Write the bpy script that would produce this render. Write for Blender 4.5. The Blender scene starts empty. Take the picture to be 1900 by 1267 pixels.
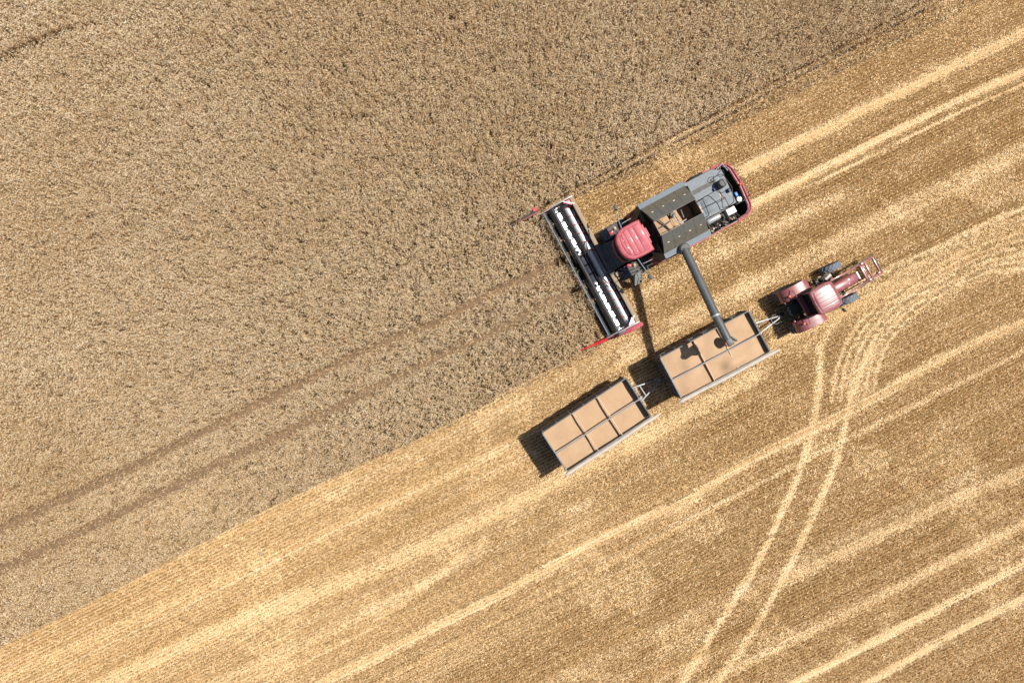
import bpy, bmesh, math, random
import numpy as np
from mathutils import Vector, Matrix
random.seed(7)
rng = np.random.default_rng(11)
R = math.radians
scene = bpy.context.scene
col = scene.collection
S, H = 35.0, 36.2                     # ground scale (survey units per metre) and drone height


def W(px, py, z=0.0):
    k = (H - z) / H / S
    return ((px - 950) * k, (633.5 - py) * k)


SUN_AZ, SUN_EL = R(26.5), R(61.8)
# ------------------------------------------------------------------ materials


def nodes_of(name):
    m = bpy.data.materials.new(name)
    m.use_nodes = True
    nt = m.node_tree
    return m, nt, nt.nodes, nt.links, nt.nodes['Principled BSDF']


def mixc(nt, fac, a, b):
    n = nt.nodes.new('ShaderNodeMix')
    n.data_type = 'RGBA'
    for s, v in ((n.inputs[0], fac), (n.inputs[6], a), (n.inputs[7], b)):
        if hasattr(v, 'links'):
            nt.links.new(v, s)
        elif isinstance(v, (int, float)):
            s.default_value = v
        else:
            s.default_value = (*v, 1)
    return n.outputs[2]


def noise(nt, scale, detail=5, rough=.6, vec=None, dist=0.0):
    n = nt.nodes.new('ShaderNodeTexNoise')
    n.inputs['Scale'].default_value = scale
    n.inputs['Detail'].default_value = detail
    n.inputs['Roughness'].default_value = rough
    n.inputs['Distortion'].default_value = dist
    if vec is not None:
        nt.links.new(vec, n.inputs['Vector'])
    return n.outputs['Fac']


def ramp(nt, fac, stops):
    n = nt.nodes.new('ShaderNodeValToRGB')
    cr = n.color_ramp
    while len(cr.elements) < len(stops):
        cr.elements.new(.5)
    for e, (p, c) in zip(cr.elements, stops):
        e.position = p
        e.color = (*c, 1) if not isinstance(c, (int, float)) else (c, c, c, 1)
    nt.links.new(fac, n.inputs[0])
    return n.outputs[0]


def paint(name, c, rough=.45, metal=0.0, dust=.25, dustc=(.36, .28, .18), coat=0.0, scale=3.0, bump=0.0, spec=.5, croug=.15, droug=.25):
    m, nt, N, L, b = nodes_of(name)
    tc = N.new('ShaderNodeTexCoord')
    o = tc.outputs['Object']
    f1 = ramp(nt, noise(nt, scale, 7, .65, o), [(.38, 0.0), (.75, dust)])
    f2 = noise(nt, scale * 9, 4, .6, o)
    dark = mixc(nt, f2, [v * .82 for v in c], [min(1, v * 1.15) for v in c])
    L.new(mixc(nt, f1, dark, dustc), b.inputs['Base Color'])
    mr = N.new('ShaderNodeMapRange')
    L.new(f1, mr.inputs[0])
    mr.inputs[1].default_value = 0
    mr.inputs[2].default_value = max(dust, .01)
    mr.inputs[3].default_value = rough
    mr.inputs[4].default_value = min(1, rough + droug * (dust > .05))
    L.new(mr.outputs[0], b.inputs['Roughness'])
    b.inputs['Metallic'].default_value = metal
    b.inputs['Coat Weight'].default_value = coat
    b.inputs['Coat Roughness'].default_value = croug
    b.inputs['Specular IOR Level'].default_value = spec
    if bump:
        bn = N.new('ShaderNodeBump')
        bn.inputs['Strength'].default_value = bump
        bn.inputs['Distance'].default_value = .02
        L.new(noise(nt, scale * 12, 4, .6, o), bn.inputs['Height'])
        L.new(bn.outputs[0], b.inputs['Normal'])
    return m


def straw(name, stops, trans=.25, rough=.55):
    """Dry plant material; each stalk carries its own tone."""
    m, nt, N, L, b = nodes_of(name)
    at = N.new('ShaderNodeAttribute')
    at.attribute_name = 'tone'
    c = ramp(nt, at.outputs['Fac'], stops)
    L.new(c, b.inputs['Base Color'])
    b.inputs['Roughness'].default_value = rough
    b.inputs['Specular IOR Level'].default_value = .3
    tr = N.new('ShaderNodeBsdfTranslucent')
    L.new(c, tr.inputs['Color'])
    mx = N.new('ShaderNodeMixShader')
    mx.inputs[0].default_value = trans
    L.new(b.outputs[0], mx.inputs[1])
    L.new(tr.outputs[0], mx.inputs[2])
    L.new(mx.outputs[0], N['Material Output'].inputs['Surface'])
    return m


M = {}
M['red'] = paint('red_paint', (.36, .046, .070), .5, dust=.5, dustc=(.52, .21, .21), coat=.08)
M['red_seam'] = paint('shadowed_seam_red', (.13, .018, .026), .6, dust=.2, dustc=(.3, .1, .1))
M['red_dark'] = paint('dull_red_paint', (.30, .05, .04), .5, dust=.35)
M['red_bright'] = paint('bright_red_paint', (.62, .02, .035), .4, dust=.12, coat=.2)
M['maroon'] = paint('maroon_paint', (.215, .053, .062), .34, dust=.35, dustc=(.36, .19, .17), coat=.5, scale=2)
M['maroon_roof'] = paint('maroon_roof_paint', (.25, .075, .085), .34, dust=.4, dustc=(.40, .24, .23), coat=.45, scale=2, croug=.33, droug=.10)
M['black'] = paint('black_steel', (.016, .016, .018), .5, dust=.12)
M['matte'] = paint('matte_black_steel', (.012, .012, .014), .85, dust=.06, spec=.1)
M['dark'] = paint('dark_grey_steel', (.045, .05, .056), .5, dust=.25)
M['tube'] = paint('weathered_grey_steel', (.060, .068, .072), .42, dust=.30, dustc=(.14, .13, .11), scale=2)
M['deck'] = paint('blue_grey_deck', (.082, .112, .145), .5, dust=.75, dustc=(.22, .215, .205), scale=6)
M['rim'] = paint('grey_tank_rim', (.14, .175, .21), .5, dust=.35, dustc=(.27, .26, .24), scale=4)
M['cover'] = paint('dark_cover', (.066, .066, .060), .6, dust=.45, dustc=(.13, .11, .08), scale=5, bump=.15)
M['cover_low'] = paint('dusty_cover', (.080, .072, .056), .65, dust=.5, dustc=(.15, .12, .08), scale=5, bump=.15)
M['tan'] = paint('dusty_tan_steel', (.27, .20, .135), .7, dust=.5, dustc=(.34, .26, .18), scale=4)
M['silver'] = paint('galvanised_steel', (.36, .37, .39), .32, metal=.35, dust=.3, dustc=(.4, .36, .3))
M['auger'] = paint('worn_bright_steel', (.62, .63, .66), .36, metal=.45, dust=.15)
M['pan'] = paint('polished_steel', (.56, .60, .70), .30, metal=.95, dust=.06)
M['pan_blue'] = paint('worn_steel_floor', (.30, .36, .44), .30, metal=.9, dust=.10)
M['white'] = paint('white_plastic', (.75, .74, .72), .4, dust=.2)
M['orange'] = paint('amber_plastic', (.80, .28, .03), .25, dust=.05, coat=.5)
M['redlamp'] = paint('red_orange_plastic', (.75, .13, .03), .3, dust=.05, coat=.5)
M['blue'] = paint('blue_plastic', (.03, .20, .55), .4, dust=.1)
M['brown'] = paint('brown_tank_wall', (.10, .075, .045), .5, dust=.5, dustc=(.16, .12, .07))
M['rubber'] = paint('tyre_rubber', (.075, .090, .112), .75, dust=.6, dustc=(.15, .15, .15), scale=2)
M['chute'] = paint('chute_rubber', (.15, .115, .088), .8, dust=.4, dustc=(.12, .09, .07))
M['wall'] = paint('trailer_side_paint', (.055, .065, .085), .5, dust=.45, dustc=(.16, .14, .12))
M['walltop'] = paint('trailer_rim_steel', (.15, .148, .15), .5, dust=.5, dustc=(.42, .36, .28))
M['tarp'] = paint('rolled_tarp', (.44, .385, .335), .75, dust=.5, dustc=(.45, .38, .3), scale=4, bump=.5)
M['bar'] = paint('grey_steel_bar', (.27, .27, .295), .45, metal=.3, dust=.3)
M['lath'] = paint('dusty_cross_bar', (.55, .42, .30), .65, dust=.5, dustc=(.6, .42, .27))
M['green'] = paint('dark_green_steel', (.05, .075, .04), .6, dust=.3)
M['blue_dark'] = paint('dark_blue_steel', (.03, .045, .12), .5, dust=.3)
M['stone'] = paint('grey_stone', (.30, .25, .20), .8, dust=.4)


def glass_mat():
    m, nt, N, L, b = nodes_of('tinted_glass')
    b.inputs['Base Color'].default_value = (.012, .014, .015, 1)
    b.inputs['Roughness'].default_value = .06
    b.inputs['Coat Weight'].default_value = .5
    tc = N.new('ShaderNodeTexCoord')
    L.new(ramp(nt, noise(nt, 4, 6, .6, tc.outputs['Object']), [(.3, .05), (.8, .35)]), b.inputs['Roughness'])
    return m


M['glass'] = glass_mat()
M['engine'] = paint('oily_engine_metal', (.16, .12, .08), .5, dust=.8, dustc=(.42, .32, .2), scale=9)
M['tyre2'] = paint('dusty_front_tyre', (.115, .135, .165), .7, dust=.5, dustc=(.2, .2, .2), scale=2)


def grain_mat():
    m, nt, N, L, b = nodes_of('wheat_grain')
    tc = N.new('ShaderNodeTexCoord')
    o = tc.outputs['Object']
    fine = noise(nt, 75, 3, .7, o)
    big = noise(nt, 1.4, 4, .6, o)
    c1 = mixc(nt, ramp(nt, fine, [(.3, 0.0), (.7, 1.0)]), (.30, .192, .112), (.46, .305, .186))
    c2 = mixc(nt, ramp(nt, big, [(.35, 0.0), (.75, .6)]), c1, (.47, .325, .205))
    L.new(c2, b.inputs['Base Color'])
    b.inputs['Roughness'].default_value = .8
    b.inputs['Specular IOR Level'].default_value = .2
    bn = N.new('ShaderNodeBump')
    bn.inputs['Strength'].default_value = .5
    bn.inputs['Distance'].default_value = .012
    L.new(fine, bn.inputs['Height'])
    L.new(bn.outputs[0], b.inputs['Normal'])
    return m


M['grain'] = grain_mat()


def soil_mat(name, a, bb, c, sc):
    m, nt, N, L, b = nodes_of(name)
    tc = N.new('ShaderNodeTexCoord')
    o = tc.outputs['Object']
    f1 = noise(nt, sc, 8, .7, o)
    f2 = noise(nt, sc * 14, 5, .7, o)
    x = mixc(nt, ramp(nt, f1, [(.35, 0.0), (.7, 1.0)]), a, bb)
    x = mixc(nt, ramp(nt, f2, [(.45, 0.0), (.65, .8)]), x, c)
    L.new(x, b.inputs['Base Color'])
    b.inputs['Roughness'].default_value = .95
    b.inputs['Specular IOR Level'].default_value = .1
    bn = N.new('ShaderNodeBump')
    bn.inputs['Strength'].default_value = .8
    bn.inputs['Distance'].default_value = .03
    L.new(f2, bn.inputs['Height'])
    L.new(bn.outputs[0], b.inputs['Normal'])
    return m


M['soil'] = soil_mat('brown_soil', (.055, .036, .018), (.09, .058, .03), (.13, .09, .055), 1.2)
M['track'] = soil_mat('dry_wheel_track_soil', (.12, .078, .046), (.185, .125, .078), (.25, .17, .10), 2.5)
M['strawfloor'] = soil_mat('straw_covered_soil', (.13, .078, .030), (.20, .125, .052), (.34, .22, .10), 1.6)

# ------------------------------------------------------------------ mesh builder


class P:
    def __init__(s):
        s.bm = bmesh.new()

    def _add(s, other, mtx=None):
        me = bpy.data.meshes.new('tmp')
        other.to_mesh(me)
        other.free()
        if mtx:
            me.transform(mtx)
        s.bm.from_mesh(me)
        bpy.data.meshes.remove(me)

    def obox(s, c, size, rot=None, bev=0.0):
        b = bmesh.new()
        bmesh.ops.create_cube(b, size=1)
        bmesh.ops.scale(b, vec=size, verts=b.verts)
        if bev:
            bmesh.ops.bevel(b, geom=b.edges[:], offset=bev, segments=2, profile=.5, affect='EDGES')
        s._add(b, Matrix.Translation(c) @ (rot.to_4x4() if rot else Matrix()))
        return s

    def box(s, x0, x1, y0, y1, z0, z1, bev=0.0):
        return s.obox(((x0 + x1) / 2, (y0 + y1) / 2, (z0 + z1) / 2), (abs(x1 - x0), abs(y1 - y0), abs(z1 - z0)), None, bev)

    def beam(s, p, q, w, h, bev=0.0):
        p, q = Vector(p), Vector(q)
        d = q - p
        x = d.normalized()
        up = Vector((0, 0, 1)) if abs(x.z) < .95 else Vector((0, 1, 0))
        y = up.cross(x).normalized()
        z = x.cross(y)
        m = Matrix((x, y, z)).transposed()
        return s.obox((p + q) / 2, (d.length, w, h), m, bev)

    def tube(s, pts, r, n=8, closed=False):
        pts = [Vector(p) for p in pts]
        k = len(pts)
        rs = r if isinstance(r, (list, tuple)) else [r] * k
        rings = []
        ref = None
        for i, p in enumerate(pts):
            a = pts[i - 1] if (i or closed) else p
            c = pts[(i + 1) % k] if (i < k - 1 or closed) else p
            t = (c - a).normalized()
            if ref is None:
                ref = Vector((0, 0, 1)) if abs(t.z) < .9 else Vector((1, 0, 0))
            u = (ref - t * ref.dot(t)).normalized()
            v = t.cross(u)
            ref = u
            rings.append([s.bm.verts.new(p + (u * math.cos(2 * math.pi * j / n) + v * math.sin(2 * math.pi * j / n)) * rs[i]) for j in range(n)])
        for i in range(k if closed else k - 1):
            A, B = rings[i], rings[(i + 1) % k]
            for j in range(n):
                s.bm.faces.new((A[j], A[(j + 1) % n], B[(j + 1) % n], B[j]))
        if not closed:
            s.bm.faces.new(rings[0][::-1])
            s.bm.faces.new(rings[-1])
        return s

    def loft(s, loops, cap0=True, cap1=True):
        """Skin closed loops of equal length."""
        rr = [[s.bm.verts.new(v) for v in lp] for lp in loops]
        n = len(rr[0])
        for A, B in zip(rr, rr[1:]):
            for j in range(n):
                s.bm.faces.new((A[j], A[(j + 1) % n], B[(j + 1) % n], B[j]))
        if cap0:
            s.bm.faces.new(rr[0][::-1])
        if cap1:
            s.bm.faces.new(rr[-1])
        return s

    def prism(s, poly, z0, z1):
        return s.loft([[(x, y, z0) for x, y in poly], [(x, y, z1) for x, y in poly]])

    def sheet(s, prof, y0, y1, th=.01):
        """Bent plate: profile in x,z swept along y, with thickness."""
        a = [(x, z) for x, z in prof]
        lo = [(x, z - th) for x, z in prof][::-1]
        lp = a + lo
        return s.loft([[(x, y0, z) for x, z in lp], [(x, y1, z) for x, z in lp]])

    def plate(s, pts, th):
        """Flat plate from a 3-D outline, thickened along its normal."""
        v = [Vector(p) for p in pts]
        nrm = (v[1] - v[0]).cross(v[2] - v[0]).normalized()
        return s.loft([[p - nrm * th for p in v], v])

    def lathe(s, prof, c=(0, 0, 0), axis='y', n=24):
        c = Vector(c)

        def pt(r, h, a):
            x, y = r * math.cos(a), r * math.sin(a)
            return c + Vector({'y': (x, h, y), 'z': (x, y, h), 'x': (h, x, y)}[axis])
        s.loft([[pt(r, h, 2 * math.pi * j / n) for j in range(n)] for r, h in prof])
        return s

    def build(s, name, mat, parent=None, ang=35, loc=None):
        bmesh.ops.recalc_face_normals(s.bm, faces=s.bm.faces)
        me = bpy.data.meshes.new(name)
        s.bm.to_mesh(me)
        s.bm.free()
        me.materials.append(M[mat] if isinstance(mat, str) else mat)
        me.shade_smooth()
        me.set_sharp_from_angle(angle=R(ang))
        o = bpy.data.objects.new(name, me)
        col.objects.link(o)
        o.parent = parent
        if loc:
            o.location = loc
        return o


def tag(o, label=None, cat=None, group=None, kind=None):
    if label: o['label'] = label
    if cat: o['category'] = cat
    if group: o['group'] = group
    if kind: o['kind'] = kind
    return o


def thing(name, loc, rz, label, cat, group=None):
    o = bpy.data.objects.new(name, None)
    o.empty_display_size = .3
    col.objects.link(o)
    o.location = loc
    o.rotation_euler = (0, 0, rz)
    return tag(o, label, cat, group)


def round_rect(x0, x1, y0, y1, r, n=5):
    out = []
    for cx, cy, a0 in ((x1 - r, y1 - r, 0), (x0 + r, y1 - r, 90), (x0 + r, y0 + r, 180), (x1 - r, y0 + r, 270)):
        for i in range(n + 1):
            a = R(a0 + 90 * i / n)
            out.append((cx + r * math.cos(a), cy + r * math.sin(a)))
    return out


def scale_poly(poly, k, c=None):
    if c is None:
        c = (sum(p[0] for p in poly) / len(poly), sum(p[1] for p in poly) / len(poly))
    kx, ky = (k, k) if isinstance(k, (int, float)) else k
    return [(c[0] + (x - c[0]) * kx, c[1] + (y - c[1]) * ky) for x, y in poly]


def wheel(parent, c, rad, width, lugs=0, rim='silver', steer=0.0, rub='rubber', lh=.05):
    x, y, z = c
    w = width / 2
    rr = rad * .58
    rp = P().lathe([(.08, -w * .5), (rr * .75, -w * .55), (rr, -w * .75), (rr, w * .75), (rr * .75, w * .55), (.08, w * .5)])
    for i in range(8):
        a = i * math.pi / 4
        rp.lathe([(.02, -w * .6), (.02, w * .6)], (rr * .4 * math.cos(a), 0, rr * .4 * math.sin(a)), n=6)
    wo = rp.build('wheel', rim, parent, loc=c)
    wo.rotation_euler[2] = steer
    tp = P().lathe([(rr, -w * .72), (rr * 1.05, -w * .95), (rad * .82, -w * 1.0), (rad * .94, -w * .93), (rad * .965, -w * .6), (rad * .97, 0),
                    (rad * .965, w * .6), (rad * .94, w * .93), (rad * .82, w * 1.0), (rr * 1.05, w * .95), (rr, w * .72)], n=40)
    for i in range(lugs):
        for sgn in (-1, 1):
            a = 2 * math.pi * (i + (.5 if sgn > 0 else 0)) / lugs
            da = .9 * math.pi / lugs
            e = Vector((math.cos(a), 0, math.sin(a)))
            e2 = Vector((math.cos(a + da), 0, math.sin(a + da)))
            tp.beam(e * rad * .975 + Vector((0, sgn * w * .98, 0)), e2 * rad * .985 + Vector((0, sgn * w * .04, 0)), .035 * rad / .6, lh * rad / .8)
    tp.build('tyre', rub, wo)
    return wo


# ------------------------------------------------------------------ combine harvester
TH = R(28.2)
cf = Vector((-math.cos(TH), -math.sin(TH)))
cl = Vector((math.sin(TH), -math.cos(TH)))
cO = Vector(W(1180, 450, 3.9)) - .06 * cl
comb = thing('combine_harvester', (cO.x, cO.y, 0), math.pi + TH,
             'red combine harvester with grey engine deck, cutting wheat and unloading grain through its long spout', 'combine harvester')


def yshift(pts):
    return pts


# header ------------------------------------------------------------
h = P()
h.sheet([(2.78, .17), (2.62, .20), (2.45, .235), (2.32, .26)], -3.68, 3.58, .012)
header = h.build('header', 'matte', comb)
tag(header, 'wide cutting header with silver table, reel and red ends')
P().sheet([(2.318, .272), (2.30, .275), (1.92, .211), (1.78, .19), (1.56, .19), (1.42, .24), (1.33, .36), (1.30, .48)], -3.66, 3.56, .012).build('table', 'pan', header)
tb = P()  # dark strips added to break the table's glare, like shadows of the flights
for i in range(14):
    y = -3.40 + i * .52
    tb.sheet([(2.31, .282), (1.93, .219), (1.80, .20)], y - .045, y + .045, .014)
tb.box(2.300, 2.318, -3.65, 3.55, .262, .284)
tb.build('glare_break_strip', 'dark', header)
P().sheet([(1.298, .48), (1.27, .70), (1.25, .90)], -3.68, 3.58, .02).box(1.10, 1.225, -3.3, 3.2, .35, .55).build('back_sheet', 'black', header)
P().box(1.09, 1.30, -3.72, -.92, .88, 1.07, .025).build('back_beam', 'tan', header)
P().box(1.09, 1.30, .82, 3.62, .88, 1.07, .025).build('back_beam', 'tan', header)
mb = P().box(1.08, 1.31, -.915, .815, .875, 1.075, .02)
for yy in (-.80, .70):
    mb.box(1.02, 1.12, yy - .06, yy + .06, .98, 1.14, .02)
mb.build('centre_beam', 'dark', header)
# cutter bar with knife guards
kb = P().box(2.74, 2.83, -3.68, 3.58, .14, .19)
for i in range(95):
    y = -3.62 + i * .0762
    kb.loft([[(2.82, y - .018, .15), (2.82, y + .018, .15), (2.82, y + .018, .19), (2.82, y - .018, .19)],
             [(2.95, y - .003, .16), (2.95, y + .003, .16), (2.95, y + .003, .17), (2.95, y - .003, .17)]])
kb.build('cutter_bar', 'dark', header)
# feed auger: tube and red flights
P().lathe([(.175, -3.55), (.175, 3.45)], (1.58, 0, .55), n=28).build('feed_auger', 'auger', header)
fl = P()


def flight(y0, y1, turns, sgn, c=(1.58, .55), r0=.165, r1=.275):
    n = int(abs(turns) * 24)
    prev = None
    for i in range(n + 1):
        a = sgn * 2 * math.pi * turns * i / n
        y = y0 + (y1 - y0) * i / n
        p = [fl.bm.verts.new((c[0] + r * math.cos(a), y + dy, c[1] + r * math.sin(a))) for r, dy in ((r0, 0), (r1, 0), (r1, .012), (r0, .012))]
        if prev:
            for j in range(4):
                fl.bm.faces.new((prev[j], prev[(j + 1) % 4], p[(j + 1) % 4], p[j]))
        prev = p


flight(-3.5, -.75, 5.5, 1)
flight(3.4, .65, 5.5, -1)
for i in range(10):
    a = i * 2.2
    y = -.6 + i * .13
    fl.tube([(1.58, y, .55), (1.58 + .27 * math.cos(a), y, .55 + .27 * math.sin(a))], .012, 5)
fl.build('auger_flight', 'red_bright', header)
# reel
rc = (2.36, 1.06)
RR = .50
cent = P()
cent.lathe([(.085, -3.58), (.085, 3.48)], (rc[0], 0, rc[1]), n=16)
yspokes = [-3.55, -2.16, -.78, .62, 2.04, 3.45]
for k in range(5):
    a = R(5 + 72 * k)
    bx, bz = rc[0] + RR * math.cos(a), rc[1] + RR * math.sin(a)
    bats = P()
    tn_ = P().tube([(bx - .032, -3.58, bz - .022), (bx - .032, 3.48, bz - .022)], .012, 6)
    if k == 0:
        bats.tube([(bx, -3.6, bz), (bx, 3.5, bz)], .018, 8)
    else:
        bats.sheet([(bx - .05, bz), (bx + .05, bz + .012)], -3.6, 3.5, .02)
    bats.tube([(bx - .085, -3.6, bz - .01), (bx - .085, 3.5, bz - .01)], .012, 6)
    for i in range(62):
        y = -3.52 + i * .113
        tn_.tube([(bx - .03, y, bz - .02), (bx - .075, y, bz - .12), (bx - .05, y, bz - .27)], .0095, 4)
    for y in yspokes:
        cent.beam((rc[0], y, rc[1]), (bx, y, bz), .018, .03)
        bats.beam((bx - .085, y, bz - .01), (bx, y, bz), .012, .02)
    bats.build('reel_bat', 'rim' if k == 0 else 'matte', header)
    tn_.build('reel_tine', 'bar', header)
cent.build('reel', 'dark', header)
# end plates, arms and dividers
for sgn, ye, nm in ((-1, -3.74, 'right'), (1, 3.64, 'left')):
    ep = P()
    o = [(1.10, .25), (1.10, 1.2), (1.45, 1.18), (2.3, .82), (2.95, .55), (3.0, .2), (2.5, .12)]
    ep.loft([[(x, ye - .018, z) for x, z in o], [(x, ye + .018, z) for x, z in o]])
    ep.build('end_plate', 'red', header)
    ra = P()
    yb = ye - sgn * .055
    ra.beam((1.16, yb, 1.34), (2.34, yb, 1.20), .07, .09, .01)
    ra.beam((2.30, yb - sgn * .03, 1.19), (2.98, yb - sgn * .03, 1.03), .045, .06, .008)
    ra.beam((1.22, ye - sgn * .45, 1.23), (1.72, ye - sgn * .07, 1.25), .045, .05)
    ra.build('reel_arm', 'silver', header)
    rp = P().plate([(1.33, ye - sgn * .10, 1.0), (1.33, ye - sgn * .42, 1.0), (1.68, ye - sgn * .12, 1.06)], .015)
    rp.build('corner_plate', 'red_bright', header)
P().beam((1.92, 3.66, .9), (2.38, 3.70, .9), .14, .3, .03).build('drive_motor', 'dark', header)
g = P().loft([[(1.02, 3.675, .4), (1.02, 3.86, .4), (1.02, 3.86, 1.16), (1.02, 3.675, 1.16)],
              [(1.65, 3.675, .35), (1.65, 3.90, .35), (1.65, 3.90, 1.08), (1.65, 3.675, 1.10)],
              [(2.36, 3.675, .4), (2.36, 3.80, .4), (2.36, 3.80, .82), (2.36, 3.675, .86)]])
g.build('belt_guard', 'red', header)
g = P().loft([[(2.98, 3.52, .2), (2.98, 3.75, .2), (2.98, 3.72, .62), (2.98, 3.56, .72)],
              [(3.6, 3.52, .2), (3.6, 3.69, .2), (3.6, 3.66, .48), (3.6, 3.54, .56)],
              [(4.50, 3.49, .12), (4.50, 3.53, .12), (4.50, 3.53, .2), (4.50, 3.49, .2)]])
tag(g.build('crop_divider', 'red_bright', header), 'long pointed red divider running along the stubble edge')
g = P().loft([[(3.0, -4.10, .2), (3.0, -3.80, .2), (3.0, -3.84, .66), (3.0, -4.04, .78)],
              [(3.5, -4.10, .2), (3.5, -3.84, .2), (3.5, -3.86, .64), (3.5, -4.02, .76)],
              [(4.0, -4.04, .2), (4.0, -3.88, .2), (4.0, -3.9, .58), (4.0, -4.0, .66)],
              [(4.75, -3.98, .12), (4.75, -3.94, .12), (4.75, -3.94, .3), (4.75, -3.98, .3)]])
d = g.build('crop_divider', 'dark', header)
tag(d, 'pointed grey and red divider pushing into the standing wheat')
P().beam((3.02, -3.84, .80), (4.15, -3.89, .66), .05, .05, .01).build('divider_rail', 'red_dark', header)
P().loft([[(2.98, -4.12, .6), (2.98, -3.96, .6), (2.98, -3.96, .80), (2.98, -4.12, .80)], [(3.2, -4.12, .6), (3.2, -3.97, .6), (3.2, -3.97, .80), (3.2, -4.12, .80)]]).build('divider_cap', 'red_bright', header)

# feeder house
fh = P()
fh.loft([[(1.08, -.78, .45), (1.08, .66, .45), (1.08, .66, 1.08), (1.08, -.78, 1.08)],
         [(-.35, -.66, 1.1), (-.35, .6, 1.1), (-.35, .6, 1.95), (-.35, -.66, 1.95)]])
for xx, zz in ((1.0, 1.14), (.86, 1.22), (.42, 1.50)):
    fh.beam((xx, -.76, zz - .01), (xx, .64, zz - .01), .05, .06)
fh.build('feeder_house', 'dark', comb)
# hydraulic coupling block and hoses left of the feeder
hc = P().obox((.98, .93, 1.1), (.18, .22, .22), None, .02)
hc.obox((.98, 1.13, 1.02), (.12, .12, .18), None, .02)
hc.build('coupling_block', 'tan', comb)
hs = P()
for k in range(4):
    hs.tube([(.95, .86 + .07 * k, 1.2), (.8, 1.0 + .07 * k, 1.45 - .05 * k), (.45, 1.05 + .04 * k, 1.5), (.2, .85, 1.6)], .018, 6)
hs.tube([(1.0, 1.2, 1.05), (.85, 1.42, 1.0), (.6, 1.5, 1.1), (.4, 1.35, 1.3), (.2, 1.0, 1.4)], .02, 6)
hs.build('hydraulic_hose', 'dark', comb)

# chassis / main body
bd = P()
bd.loft([[(-.95, -1.18, .9), (-.95, 1.18, .9), (-.95, 1.18, 2.55), (-.95, -1.18, 2.55)],
         [(-5.2, -1.18, 1.1), (-5.2, 1.18, 1.1), (-5.2, 1.18, 2.4), (-5.2, -1.18, 2.4)]])
bd.box(-.3, -.94, -1.1, 1.1, .8, 1.6)
bd.build('chassis', 'black', comb)
# red side panels (right and left), bulged
for sgn in (-1, 1):
    sp = P()
    lo, hi = [], []
    prof = [(-.62, 1.34), (-.9, 1.46), (-1.6, 1.50), (-3.5, 1.50), (-5.3, 1.48), (-5.75, 1.44)]
    out = [(x, sgn * y) for x, y in prof]
    inn = [(x, sgn * (y - .045)) for x, y in prof][::-1]
    lp = out + inn
    P().box(-1.0, -5.5, sgn * 1.39, sgn * 1.42, 1.3, 2.7).build('panel_liner', 'black', comb)
    sp.loft([[(x, y * .97, 1.25) for x, y in lp], [(x, y, 1.7) for x, y in lp], [(x, y, 2.5) for x, y in lp], [(x, y * .99, 2.78) for x, y in lp]])
    tag(sp.build('side_panel', 'red', comb), None)
    # curved front fender panel behind the drive wheel
    P().sheet([(-.56, 1.6), (-.60, 2.2), (-.72, 2.62), (-.92, 2.85)], sgn * .98, sgn * 1.44, .04).build('fender_panel', 'red_dark', comb)
# rear hood: red rim around an open dark engine bay
rim_out = [(-5.2, -1.50), (-5.75, -1.44), (-6.02, -1.28), (-6.14, -1.02), (-6.22, 0), (-6.14, 1.02), (-6.02, 1.28), (-5.75, 1.44), (-5.2, 1.50)]
rim_in = [(-5.2, -1.38), (-5.72, -1.33), (-5.90, -1.20), (-5.99, -.98), (-6.06, 0), (-5.99, .98), (-5.90, 1.20), (-5.72, 1.33), (-5.2, 1.38)]
hd = P()
lp = rim_out + rim_in[::-1]
hd.loft([[(x, y, 1.2) for x, y in lp], [(x * 1.0, y, 2.74) for x, y in lp]])
for pl in (rim_out,):
    pass
hood = hd.build('rear_hood', 'red', comb)
lin = [(x + .012, y * .99) for x, y in rim_in]
lp2 = lin + [(x + .02, y * .985) for x, y in lin][::-1]
P().loft([[(x, y, 1.32) for x, y in lp2], [(x, y, 2.70) for x, y in lp2]]).build('hood_liner', 'black', hood)
rl = P().tube([(x * .995, y * .97, 2.77) for x, y in rim_out[0:9]], .045, 8)
rl.build('hood_edge', 'red', hood)
P().box(-5.15, -5.98, -1.30, 1.30, 1.25, 1.30).build('straw_hood_floor', 'black', comb)
# bits inside the rear opening
b = P().lathe([(.02, .26), (.12, .25), (.17, .16), (.18, 0)], (-5.75, .53, 2.45), 'z', 16)
b.lathe([(.05, 0), (.05, -.5)], (-5.75, .53, 2.45), 'z', 10)
b.build('pre_cleaner', 'silver', comb)
P().obox((-5.82, .24, 2.4), (.14, .22, .2), None, .03).obox((-5.95, .42, 2.35), (.1, .12, .2), None, .02).build('reservoir', 'blue', comb)
P().lathe([(.055, 0), (.06, .08), (.04, .12), (.01, .13)], (-6.08, -.08, 2.76), 'z', 12).build('tail_lamp', 'redlamp', comb)
P().tube([(-5.86, -1.12, 2.8), (-5.88, -1.1, 3.15), (-6.05, -.6, 3.25), (-6.15, 0, 3.25), (-6.08, .58, 3.25), (-5.98, .72, 2.8)], .016, 6).tube([(-6.12, -.3, 3.25), (-6.12, -.3, 2.76)], .014, 6).tube([(-5.25, .70, 3.3), (-5.98, .70, 3.2)], .018, 6).build('rear_handrail', 'dark', comb)
P().beam((-5.3, -1.26, 2.95), (-5.85, -1.38, 2.78), .04, .05).beam((-5.78, -1.40, 2.8), (-5.85, -.95, 2.84), .04, .04).build('hood_strut', 'rim', comb)
hx = P()
for k in range(14):
    x = -4.6 - k * .07
    y = -1.26 + .05 * math.sin(k * 2.1)
    hx.tube([(x, y - .05, 2.7 + .1 * math.sin(k)), (x - .05, y + .03, 2.85 + .06 * math.cos(k * 1.7)), (x - .13, y - .06, 2.75)], .014, 5)
hx.build('cable_loom', 'tan', comb)

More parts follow.
